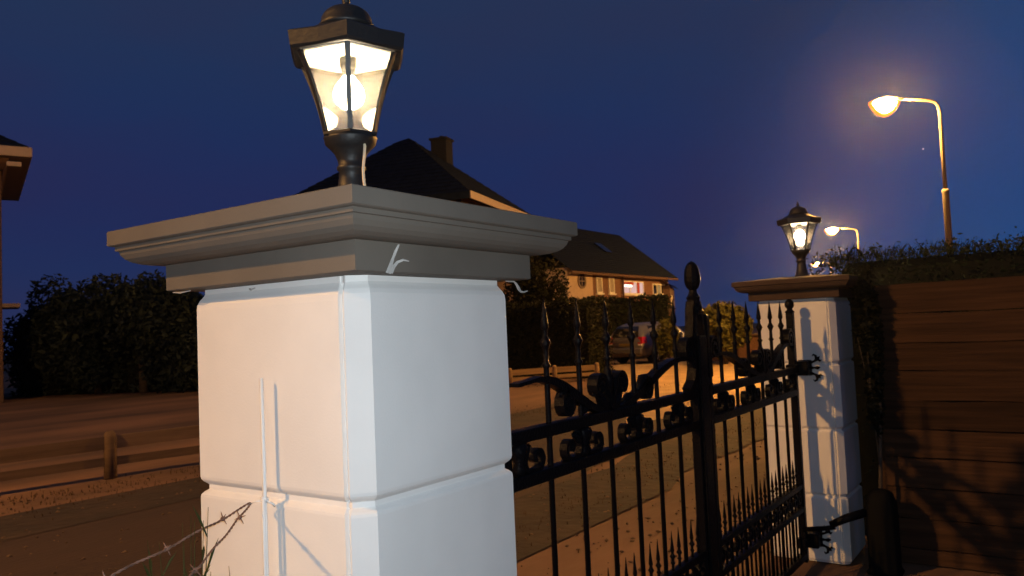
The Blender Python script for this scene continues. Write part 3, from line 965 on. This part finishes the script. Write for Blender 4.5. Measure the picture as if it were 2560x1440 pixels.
def verge_grass(name, segs, n, h, label=None):
    xy = []
    for (x0, y0, x1, y1, w) in segs:
        k = int(n * math.hypot(x1 - x0, y1 - y0))
        tt = rng.uniform(0, 1, k)
        a = math.atan2(y1 - y0, x1 - x0)
        o = rng.normal(size=k) * w
        # patchy growth
        keep = np.sin(tt * 23 + o * 4) + 0.7 * np.sin(tt * 61) + rng.normal(size=k) * 0.6 > -0.5
        tt, o = tt[keep], o[keep]
        xy += list(zip(x0 + (x1 - x0) * tt - math.sin(a) * o, y0 + (y1 - y0) * tt + math.cos(a) * o))
    g = blades(name, xy, -0.01, h, 0.010, dry_grass)
    g['kind'] = 'stuff'
    tag(g, label, 'grass')
    return g


verge_grass('grass', [(-7.15, -2, -7.1, 20, 0.22), (-8.3, 0, -7.3, 9, 0.22), (-2.6, 0, -2.7, 12, 0.25), (-12.4, 15.2, -9.9, 19.2, 0.25), (-11.0, 20.3, -13.2, 19, 0.3)], 150, 0.045, 'patchy short grass along the verges of the road and under the rail fences')

def pebbles(name, xy, lo, hi, material, label):
    """loose stones lying on the ground: squashed eight-sided lumps in one mesh"""
    n = len(xy); r = rng.uniform(lo, hi, (n, 1)) * rng.uniform(0.6, 1.4, (n, 3)) * np.array([1, 1, 0.6])
    a = rng.uniform(0, PI, n); ca, sa = np.cos(a), np.sin(a)
    base = np.array([(1, 0, 0), (0, 1, 0), (-1, 0, 0), (0, -1, 0), (0.1, 0.1, 1), (0, 0, -1)], float)
    v = base[None] * r[:, None, :]
    x = v[..., 0] * ca[:, None] - v[..., 1] * sa[:, None]; y = v[..., 0] * sa[:, None] + v[..., 1] * ca[:, None]
    v = np.stack([x + xy[:, :1], y + xy[:, 1:], v[..., 2] + r[:, 2:] * 0.3], -1).reshape(-1, 3)
    tri = np.array([(0, 1, 4), (1, 2, 4), (2, 3, 4), (3, 0, 4), (1, 0, 5), (2, 1, 5), (3, 2, 5), (0, 3, 5)], np.int32)
    f = (tri[None] + 6 * np.arange(n, dtype=np.int32)[:, None, None]).reshape(-1)
    me = bpy.data.meshes.new(name)
    me.vertices.add(len(v)); me.vertices.foreach_set('co', v.ravel())
    me.loops.add(len(f)); me.loops.foreach_set('vertex_index', f)
    me.polygons.add(len(f) // 3); me.polygons.foreach_set('loop_start', np.arange(0, len(f), 3, dtype=np.int32))
    me.materials.append(material); me.update(calc_edges=True)
    o = link(name, me)
    o['kind'] = 'stuff'
    return tag(o, label, 'gravel')


pxy = np.r_[np.c_[rng.normal(-1.4, 0.7, 900), rng.uniform(0.6, 12, 900)], np.c_[rng.uniform(-8.2, -2.2, 1500), rng.uniform(-1, 18, 1500)]]
pebbles('gravel', pxy, 0.006, 0.022, mat('pale_stones', (0.12, 0.075, 0.042), 0.9, var=0.5, scale=3), 'loose pale stones scattered over the road, verges and gateway')

# ------------------------------------------------------------------ hedges, trees and shrubs across the road
hedge('tall clipped hedge with an olive lit end behind the low rail fence', site(-1.5, 25.7), site(2.38, 23.6), 1.6, 2.40, 13000, 0.06, leaf_hedge, 0.05)
hedge('long dark clipped hedge behind the parked car', site(3.3, 36.2), site(7.5, 36.8), 1.4, 2.85, 7000, 0.09, leaf_dark, 0.05)
tree('conical_tree', 'dense dark tree beside the house with the round window', 'tree', site(0.78, 28.2), 5.4, 1.45, 2.7, 14000, 0.07, leaf_hedge, 0.14, seed=11)
tree('shrub', 'bushy olive shrub with bright lit leaves between gate and far pillar', 'shrub', site(7.5, 28.2), 2.55, 1.35, 1.3, 5200, 0.10, leaf_olive, 0.07, seed=21)
tree('shrub', 'low round olive bush just right of the parked car', 'shrub', site(5.75, 29.6), 1.75, 0.62, 0.85, 2600, 0.075, leaf_olive, 0.05, seed=23)
spec = [(-15.9, 27.4, 4.0, 1.9, 'black leafy tree at the left end of the row beside the villa'), (-14.0, 26.6, 4.15, 2.0, 'second black tree from the villa with a level crown'),
        (-12.3, 26.2, 4.35, 1.9, 'tallest black tree in the row left of the big pillar'), (-10.6, 25.9, 4.1, 1.9, 'black tree partly cut off by the big pillar'),
        (-8.4, 26.4, 4.3, 2.0, 'black tree hidden behind the big pillar')]
for i, (x, d, h, r, lab) in enumerate(spec):
    tree('dark_tree', lab, 'tree', site(x, d), h, r, 2.15, 15000, 0.095, leaf_tree, 0.16, 'dark trees across the road', seed=40 + i, lobes=16)
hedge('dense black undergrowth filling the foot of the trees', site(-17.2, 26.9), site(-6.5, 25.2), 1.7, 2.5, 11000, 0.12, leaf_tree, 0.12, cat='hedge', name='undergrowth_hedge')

# ------------------------------------------------------------------ houses
def window(parent, x, y0, y1, z0, z1, frame_mat, glass_mat, nx=1, nz=1, sill=True, out=1, depth=0.06):
    """window in a wall facing local +x (out=1): frame with sill and panes as sub-parts"""
    f = MB(); t = 0.07
    X0, X1 = sorted((x - out * 0.02, x + out * depth))
    f.box((X0, y0, z0), (X1, y0 + t, z1)); f.box((X0, y1 - t, z0), (X1, y1, z1))
    f.box((X0, y0 + t, z1 - t), (X1, y1 - t, z1)); f.box((X0, y0 + t, z0), (X1, y1 - t, z0 + t))
    for k in range(1, nx):
        c = y0 + (y1 - y0) * k / nx
        f.box((X0, c - t / 2, z0 + t), (X1 - 0.004, c + t / 2, z1 - t))
    w = f.build('window', frame_mat, parent)
    pn = MB(); pn.box((x + out * 0.006 - 0.004, y0 + t * 0.9, z0 + t * 0.9), (x + out * 0.006 + 0.004, y1 - t * 0.9, z1 - t * 0.9))
    pn.build('pane', glass_mat, w)
    if sill:
        s = MB(); s.box((X0 - 0.002, y0 - 0.08, z0 - 0.08), (X1 + 0.05, y1 + 0.08, z0 - 0.003))
        s.build('sill', frame_mat, w)
    return w


def tiles(mb, e0, e1, r0, r1, rows=14, lift=0.03):
    """sloping roof plane as overlapping courses: eave edge e0-e1, ridge edge r0-r1"""
    e0, e1, r0, r1 = map(Vector, (e0, e1, r0, r1))
    nrm = (e1 - e0).cross(r0 - e0).normalized()
    if nrm.z < 0: nrm = -nrm
    for k in range(rows):
        a, b = k / rows, (k + 1) / rows + 0.25 / rows
        b = min(b, 1)
        p = [e0.lerp(r0, a) + nrm * lift, e1.lerp(r1, a) + nrm * lift, e1.lerp(r1, b) + nrm * 0.004, e0.lerp(r0, b) + nrm * 0.004]
        q = [e0.lerp(r0, a), e1.lerp(r1, a)]
        mb.add([tuple(v) for v in p + q], [(0, 1, 2, 3), (4, 5, 1, 0)])


# house with pyramid roof behind the big pillar (local +y runs along the gutter, -x away)
hs = 1.35
h1 = thing('house', 'large dark villa with pyramid roof, chimney and one pale gutter board behind the big pillar', 'house', (-16.87, 22.46, 0), R(15.9))
A, B, EZ, AZ = 6.5 * hs, 7.0 * hs, 6.80, 10.28
wl1 = MB(); wl1.box((-B + 0.6, 0.6, 0), (-0.6, A - 0.6, EZ - 0.02)); wl1.build('wall', brick_dk, h1)
rf = MB()
E = [(0, 0, EZ), (0, A, EZ), (-B, A, EZ), (-B, 0, EZ)]
ap0, ap1 = (-B / 2 + 0.28, A * 0.47, AZ), (-B / 2 - 0.3, A * 0.5, AZ)
for a, b, r0, r1 in ((E[0], E[1], ap0, ap0), (E[1], E[2], ap0, ap1), (E[2], E[3], ap1, ap1), (E[3], E[0], ap1, ap0)):
    tiles(rf, a, b, r0, r1, 18, 0.04)
rf.add([(x, y, EZ - 0.01) for x, y, _ in E], [(0, 1, 2, 3)])
roof1 = rf.build('roof', roof_m, h1)
ch = MB(); ch.box((-3.78, 5.0, 8.3), (-3.03, 5.75, 10.28)); ch.box((-3.84, 4.94, 10.282), (-2.97, 5.81, 10.38)); ch.lathe([(10.38, 0.13), (10.52, 0.11)], c=(-3.4, 5.4, 0), n=10)
ch.build('chimney', mat('near_black_brick', (0.007, 0.009, 0.014), 0.9, var=0.25, scale=14, bump=0.3), roof1)  # chimney brick in a near-black bluish tone
MB().box((0.012, -0.04, EZ - 0.24), (0.06, A + 0.02, EZ + 0.05), 0.004).build('fascia', fascia_m, h1)
fd = MB(); fd.box((-B, -0.06, EZ - 0.24), (-0.004, -0.012, EZ + 0.05), 0.004); fd.build('gutter', roof_m, h1)
ex = MB()
for a, b, r0, r1 in (((0.2, A * 0.62, EZ - 0.25), (0.2, A + 1.1, EZ - 0.25), (-2.4, A * 0.62, EZ + 1.05), (-2.4, A + 0.1, EZ + 1.05)), ((0.2, A + 1.1, EZ - 0.25), (-5.0, A + 1.1, EZ - 0.25), (-2.4, A + 0.1, EZ + 1.05), (-2.4, A + 0.1, EZ + 1.05))):
    tiles(ex, a, b, r0, r1, 8, 0.03)
ex.build('roof', roof_m, h1)
for z0 in (1.0, 4.1):
    for y in (2.0, 5.6):
        window(h1, -0.6, y, y + 1.2, z0, z0 + 1.4, frame_w, glass_dk, 2)
for x in (-2.6, -6.4):
    for z0 in (1.0, 4.1):
        w = MB(); w.box((x, 0.53, z0), (x + 1.3, 0.62, z0 + 1.4)); wo = w.build('window', frame_w, h1)
        MB().box((x + 0.08, 0.52, z0 + 0.08), (x + 1.22, 0.535, z0 + 1.32)).build('pane', glass_dk, wo)

# long house with the lit window
h2 = thing('house', 'long house with beige round-window bay, red brick wall and one lit window', 'house', (-19.27, 33.4, 0))
L2 = 12.9
w2 = MB(); w2.box((-7.4, 2.66, 0), (-0.05, L2 - 0.15, 4.58)); w2.build('wall', brick_m, h2)
w3 = MB(); w3.box((-7.4, 0, 0), (0.02, 2.65, 4.58)); w3.build('wall', render_m, h2)
gbl = MB(); gbl.add([(-7.4, L2 - 0.16, 4.58), (-0.05, L2 - 0.16, 4.58), (-3.72, L2 - 0.16, 7.4), (-7.4, L2 - 0.4, 4.58), (-0.05, L2 - 0.4, 4.58), (-3.72, L2 - 0.4, 7.4)], [(0, 2, 1), (3, 4, 5), (0, 1, 4, 3), (1, 2, 5, 4), (2, 0, 3, 5)])
gbl.build('gable', brick_m, h2)
r2 = MB()
tiles(r2, (0.45, -0.3, 4.38), (0.45, L2 + 0.2, 4.38), (-3.72, -0.3, 7.6), (-3.72, L2 + 0.5, 7.6), 22, 0.04)
tiles(r2, (-7.9, L2 + 0.2, 4.38), (-7.9, -0.3, 4.38), (-3.72, L2 + 0.5, 7.6), (-3.72, -0.3, 7.6), 22, 0.04)
r2.add([(0.45, L2 + 0.2, 4.38), (-3.72, L2 + 0.5, 7.6), (-7.9, L2 + 0.2, 4.38), (0.40, L2 + 0.2, 4.2), (-3.72, L2 + 0.5, 7.42), (-7.85, L2 + 0.2, 4.2)], [(0, 1, 4, 3), (1, 2, 5, 4)])
ro2 = r2.build('roof', roof_m, h2)
sl = Vector((0.45 + 3.72, 0, 4.38 - 7.6)).normalized(); nr = Vector((3.22, 0, 4.17)).normalized()
c0 = Vector((-2.2, 7.0, 7.6 - (3.72 - 2.2) * 3.22 / 4.17)) + nr * 0.05
sk = MB(); v = [c0 + sl * a + Vector((0, b, 0)) + nr * c for c in (0, 0.06) for a, b in ((0, 0), (1.0, 0), (1.0, 0.8), (0, 0.8))]
sk.add([tuple(p) for p in v], [(0, 1, 2, 3), (7, 6, 5, 4), (0, 4, 5, 1), (1, 5, 6, 2), (2, 6, 7, 3), (3, 7, 4, 0)])
sk.build('skylight', glass_dk, ro2)
MB().box((0.42, -0.3, 4.24), (0.52, L2 + 0.2, 4.36), 0.01).build('gutter', brick_dk, h2)
pp = MB(); pp.tube([(0.10, 6.15, 4.3), (0.06, 6.15, 4.1), (0.06, 6.15, 0.0)], 0.05, n=8); pp.build('downpipe', brick_dk, h2)
# round window
rw = MB()
for i in range(24):
    a0, a1 = 2 * PI * i / 24, 2 * PI * (i + 1) / 24
    for r0_, r1_ in ((0.30, 0.40),):
        q = [(0.08, 1.44 + r * math.cos(a) * 1.05, 3.92 + r * math.sin(a)) for a, r in ((a0, r0_), (a0, r1_), (a1, r1_), (a1, r0_))]
        q2 = [(0.0, y, z) for _, y, z in q]
        rw.add(q + q2, [(0, 1, 2, 3), (1, 5, 6, 2), (4, 0, 3, 7)])
rw.box((0.03, 1.42, 3.62), (0.07, 1.46, 4.22)); rw.box((0.03, 1.13, 3.90), (0.068, 1.75, 3.94))
rwo = rw.build('round_window', mat('brown_window_frame', (0.12, 0.07, 0.05), 0.6), h2)
pn = MB(); pn.add([(0.027, 1.44 + 0.31 * math.cos(a), 3.92 + 0.31 * math.sin(a)) for a in np.linspace(0, 2 * PI, 24, endpoint=False)], [tuple(range(24))])
pn.build('pane', glass_dk, rwo)
for y0 in (3.15, 4.58):
    window(h2, -0.05, y0, y0 + 0.62, 3.32, 4.2, frame_w, curtain)
w = window(h2, -0.05, 6.25, 9.0, 3.30, 4.08, frame_w, room_m, 3)
MB().box((0.012, 8.05, 3.38), (0.03, 8.35, 4.0)).build('curtain', red_cur, w)
MB().box((0.012, 6.34, 3.86), (0.03, 7.6, 4.0)).build('valance', red_cur, w)
MB().box((0.012, 6.4, 3.72), (0.028, 7.35, 3.85)).build('ceiling_lamp', room_l, w)
w = window(h2, -0.05, 10.3, 12.1, 3.32, 4.0, frame_w, glass_dk, 3)
MB().box((0.012, 10.95, 3.4), (0.03, 11.35, 3.9)).build('curtain', blue_curtain, w)

# far dark house behind the gate
h3 = thing('house', 'distant low dark house just left of the tall gate finial', 'house', site(9.9, 49.5), R(20))
MB().box((-3, -0.0, 0), (0, 5, 3.9)).build('wall', brick_dk, h3)
r3 = MB(); tiles(r3, (0.3, -0.3, 3.8), (0.3, 5.3, 3.8), (-1.5, -0.3, 4.75), (-1.5, 5.3, 4.75), 8); tiles(r3, (-3.3, 5.3, 3.8), (-3.3, -0.3, 3.8), (-1.5, 5.3, 4.75), (-1.5, -0.3, 4.75), 8)
r3.build('roof', roof_m, h3)
window(h3, 0.0, 0.5, 1.7, 2.6, 3.3, frame_w, glass_dk, 2)
bw = thing('garden_wall', 'low dark red brick garden wall behind the olive shrub', 'wall', site(7.6, 30.8), R(-25))
MB().box((0, 0, 0), (4.0, 0.22, 0.95), 0.01).build('wall', brick_m, bw)
MB().box((-0.04, -0.04, 0.952), (4.04, 0.26, 1.02), 0.01).build('coping', brick_dk, bw)

# villa at the left edge
hv = thing('house', 'brown villa corner with a wide white boxed eave at the left edge', 'house', site(-15.55, 24.0), R(69))
MB().box((-9, 0.0, 0), (0, 7, 7.4)).build('wall', mat('brown_brick', (0.10, 0.06, 0.04), 0.9, var=0.2, scale=10, bump=0.3), hv)
MB().box((-9.6, -0.85, 7.42), (0.78, 7.6, 7.72), 0.01).build('fascia', fascia_m, hv)
sof = MB(); sof.loft([[(-9.2, -0.3, 7.10), (0.05, -0.3, 7.10), (0.05, 7.2, 7.10), (-9.2, 7.2, 7.10)], [(-9.4, -0.5, 7.417), (0.2, -0.5, 7.417), (0.2, 7.4, 7.417), (-9.4, 7.4, 7.417)]])
sof.build('soffit', brick_dk, hv)
MB().box((0.12, -0.80, 7.12), (0.50, -0.45, 7.26), 0.01).build('bracket', fascia_m, hv)
rv = MB()
e = [(-9.5, -0.75, 7.74), (0.68, -0.75, 7.74), (0.68, 7.5, 7.74), (-9.5, 7.5, 7.74)]
a0, a1 = (-5.4, 3.4, 10.4), (-3.4, 3.4, 10.4)
for p, q, r0_, r1_ in ((e[0], e[1], a0, a1), (e[1], e[2], a1, a1), (e[2], e[3], a1, a0), (e[3], e[0], a0, a0)):
    tiles(rv, p, q, r0_, r1_, 14)
rv.build('roof', roof_m, hv)
cn = MB(); cn.box((0.002, 1.2, 2.95), (0.52, 2.6, 3.08), 0.01); cn.build('door_canopy', fascia_m, hv)
MB().box((0.002, 1.3, 0.0), (0.05, 2.3, 2.2), 0.01).build('door', brick_dk, hv)
w = MB(); w.box((-3.2, -0.06, 3.9), (-1.6, 0.01, 5.4)); wo = w.build('window', frame_w, hv)
MB().box((-3.1, -0.07, 4.0), (-1.7, -0.055, 5.3)).build('pane', glass_dk, wo)

# ------------------------------------------------------------------ parked car
car = thing('parked_car', 'silver estate car parked on the pale drive, its tail towards the gate', 'car', site(4.35, 31.2), 0)
# local: +y = forward; rear face at y = 0
car.rotation_euler = (0, 0, R(-13))
secs = [  # y, z_floor, half width low, z belt, half width belt, z roof, half width roof
    (0.00, 0.42, 0.80, 0.80, 0.80, 0.95, 0.72), (0.06, 0.30, 0.85, 0.95, 0.84, 1.05, 0.74), (0.14, 0.26, 0.87, 1.02, 0.86, 1.28, 0.70), (0.35, 0.25, 0.88, 1.03, 0.87, 1.52, 0.62), (0.60, 0.25, 0.88, 1.03, 0.88, 1.60, 0.60),
    (1.6, 0.25, 0.88, 1.02, 0.88, 1.63, 0.61), (2.3, 0.25, 0.88, 1.00, 0.88, 1.58, 0.60), (2.7, 0.25, 0.88, 0.99, 0.87, 1.42, 0.62), (3.15, 0.25, 0.88, 0.97, 0.86, 1.03, 0.70), (3.9, 0.27, 0.85, 0.86, 0.82, 0.90, 0.62), (4.2, 0.36, 0.76, 0.70, 0.72, 0.74, 0.5)]
bd = MB(); rings = []
for y, zf, wl_, zb, wb, zr, wr in secs:
    half = [(wl_ * 0.86, zf), (wl_, zf + 0.10), (wl_ * 1.015, zf + (zb - zf) * 0.5), (wb, zb), (wb * 0.55 + wr * 0.45, zb + (zr - zb) * 0.5), (wr, zb + (zr - zb) * 0.92), (wr * 0.6, zr)]
    ring = [(x, y, z) for x, z in half] + [(-x, y, z) for x, z in reversed(half)]
    rings.append(ring)
bd.loft(rings, smooth=True)
bd.build('body', car_paint, car)
gl = MB()
gl.loft([[(-w, y, z), (w, y, z), (w, y + 0.02, z), (-w, y + 0.02, z)] for w, y, z in ((0.66, 0.035, 1.06), (0.63, 0.075, 1.17), (0.60, 0.125, 1.29), (0.56, 0.205, 1.40), (0.50, 0.29, 1.475))])
gl.build('rear_window', car_glass, car)
for s in (-1, 1):
    for y0, y1 in ((0.55, 1.25), (1.35, 2.15), (2.25, 2.75)):
        g = MB()
        t1 = 0.12 if y0 > 2.2 else 0
        g.loft([[(s * 0.885, y0, 1.05), (s * 0.885, y1, 1.05), (s * 0.865, y1, 1.05), (s * 0.865, y0, 1.05)], [(s * 0.665, y0 + 0.06, 1.48 - t1), (s * 0.665, y1 - 0.06, 1.48 - t1 * 1.6), (s * 0.64, y1 - 0.06, 1.48 - t1), (s * 0.64, y0 + 0.06, 1.48 - t1)]])
        g.build('side_window', car_glass, car)
    tl = MB(); tl.loft([[(s * 0.66, -0.01, 0.80), (s * 0.86, 0.0, 0.80), (s * 0.90, 0.28, 0.82), (s * 0.66, 0.1, 0.8)], [(s * 0.66, 0.03, 1.06), (s * 0.85, 0.04, 1.07), (s * 0.885, 0.26, 1.06), (s * 0.66, 0.14, 1.06)]])
    tlo = tl.build('tail_light', red_lens, car)
    rv_ = MB(); rv_.box((s * 0.76 - 0.09, -0.03, 0.73), (s * 0.76 + 0.09, 0.05, 0.79), 0.01); rv_.build('reversing_lens', clear_lens, tlo)
    for y in (0.78, 3.38):
        wh = MB()
        rr = [[(s * (0.89 - dx), y + r * math.cos(a), 0.32 + r * math.sin(a)) for a in np.linspace(0, 2 * PI, 20, endpoint=False)] for dx, r in ((0.22, 0.30), (0.2, 0.32), (0.02, 0.32), (0.0, 0.30), (0.0, 0.20))]
        wh.loft(rr, smooth=False)
        who = wh.build('wheel', rubber, car)
        ri = MB(); ri.loft([[(s * (0.893 - dx), y + r * math.cos(a), 0.32 + r * math.sin(a)) for a in np.linspace(0, 2 * PI, 20, endpoint=False)] for dx, r in ((0.03, 0.205), (0.0, 0.20), (0.015, 0.05))])
        ri.build('rim', galv, who)
bp = MB(); bp.box((-0.84, -0.075, 0.40), (0.84, 0.12, 0.62), 0.03); bp.build('rear_bumper', car_paint, car)
pl = MB(); pl.box((-0.26, -0.012, 0.70), (0.26, 0.04, 0.81), 0.004); pl.build('number_plate', mat('yellow_plate', (0.16, 0.11, 0.03), 0.6), car)


# ------------------------------------------------------------------ street lamps
def make_street_lamp(label, H=6.95, arm=1.15, taper_z=4.55):
    t = thing('street_lamp', label, 'street lamp', (0, 0, 0), 0, 'lit sodium street lamps along the road')
    p = MB()
    p.lathe([(0.0, 0.085), (taper_z, 0.08), (taper_z + 0.02, 0.09), (taper_z + 0.07, 0.09), (taper_z + 0.10, 0.055)], n=14)
    p.build('pole', post_m, t)
    a = MB()
    pts = [(0, 0, taper_z + 0.05), (0, 0, H - 0.35), (-0.03, 0, H - 0.17), (-0.11, 0, H - 0.06), (-0.25, 0, H - 0.01), (-arm + 0.2, 0, H + 0.05)]
    a.tube(pts, [0.052, 0.042, 0.040, 0.038, 0.036, 0.032], n=10)
    a.build('arm', post_m, t)
    hd = MB()
    rings = []
    for x, wy, z0, z1 in ((0.20, 0.04, H + 0.01, H + 0.08), (0.05, 0.07, H + 0.07, H + 0.13), (-0.2, 0.11, H + 0.085, H + 0.15), (-0.40, 0.08, H + 0.06, H + 0.115), (-0.50, 0.03, H + 0.035, H + 0.06)):
        rings.append([(-arm + x, wy * math.cos(q), z0 + (z1 - z0) * max(0, math.sin(q))) for q in np.linspace(0, PI, 9)])
    hd.loft(rings, smooth=True)
    hd.build('lamp_head', post_m, t)
    bw_ = MB(); rings = []
    for k in range(13):
        u = k / 12; x = 0.05 - 0.57 * u
        c_ = math.sin(PI * (0.04 + 0.92 * u))
        rings.append([(-arm + x, 0.19 * c_ * math.cos(q), H - 0.02 + (0.085 if math.sin(q) > 0 else 0.26) * c_ ** 0.9 * math.sin(q)) for q in np.linspace(0, 2 * PI, 18, endpoint=False)])
    bw_.loft(rings, smooth=True)
    bo = bw_.build('bowl', bowl_m, t)
    halo_ = MB(); rings = []  # outer glow shell, the lamp's halo built as a surface
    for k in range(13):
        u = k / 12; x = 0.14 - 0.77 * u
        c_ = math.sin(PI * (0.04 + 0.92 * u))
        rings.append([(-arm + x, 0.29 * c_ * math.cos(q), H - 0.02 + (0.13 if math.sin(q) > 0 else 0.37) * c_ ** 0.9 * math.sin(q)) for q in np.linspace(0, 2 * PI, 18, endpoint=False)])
    halo_.loft(rings, smooth=True)
    halo_.build('halo_shell', halo_m, bo)
    return t


sl0 = make_street_lamp('tallest lit street lamp with a curved arm above the hedge on the right')
sl0.location = site(11.08, 19.85)
sl0.rotation_euler = (0, 0, YAW * -1 * 0 + math.atan2(-R_H.y, -R_H.x) + PI)
for (x, d, z, lab) in ((18.95, 42.8, 0.9, 'second lit street lamp half hidden by the hedge, right of the far lantern'), (29.2, 71.9, 0.92, 'furthest lit street lamp, only its head showing above the hedge'),
                       (None, None, 1.2, 'lit street lamp beside the road behind the near pillar side, outside the picture')):
    c = copy_tree(sl0)
    c['label'] = lab
    c.scale = (1, 1, z)
    if x is None:                       # on the road verge behind the photographer, an older dimmer lamp
        c.location = (-8.7, -9.0, 0)
        c.rotation_euler = (0, 0, PI)
        for ch in c.children:
            if ch.name.startswith('bowl'):
                ch.data = ch.data.copy(); ch.data.materials[0] = old_bowl_m
    else:
        c.location = site(x, d, 0)
st = MB(); st.lathe([(-0.55, 0.05), (-0.3, 0.45), (0, 0.55), (0.3, 0.45), (0.55, 0.05)], n=10)
tag(st.build('star', star_m, None, (-113.0, 1003.0, 187.0)), 'tiny bright star left of the tallest street lamp pole', 'star')

# thin scattering volume added over the whole scene so the lamps glow
hz = MB().box((-705, -705, -4.5), (705, 705, 13.0)).build('glow_box', mat('lamp_glow_volume', (1, 1, 1)))
hz['kind'] = 'stuff'
hm = MATS['lamp_glow_volume'].node_tree
hm.nodes.remove(hm.nodes['Principled BSDF'])
pv = hm.nodes.new('ShaderNodeVolumePrincipled')
pv.inputs['Color'].default_value = (0.9, 0.92, 1.0, 1)
pv.inputs['Density'].default_value = 0.00018
pv.inputs['Anisotropy'].default_value = 0.92
hm.links.new(pv.outputs[0], [n for n in hm.nodes if n.type == 'OUTPUT_MATERIAL'][0].inputs['Volume'])
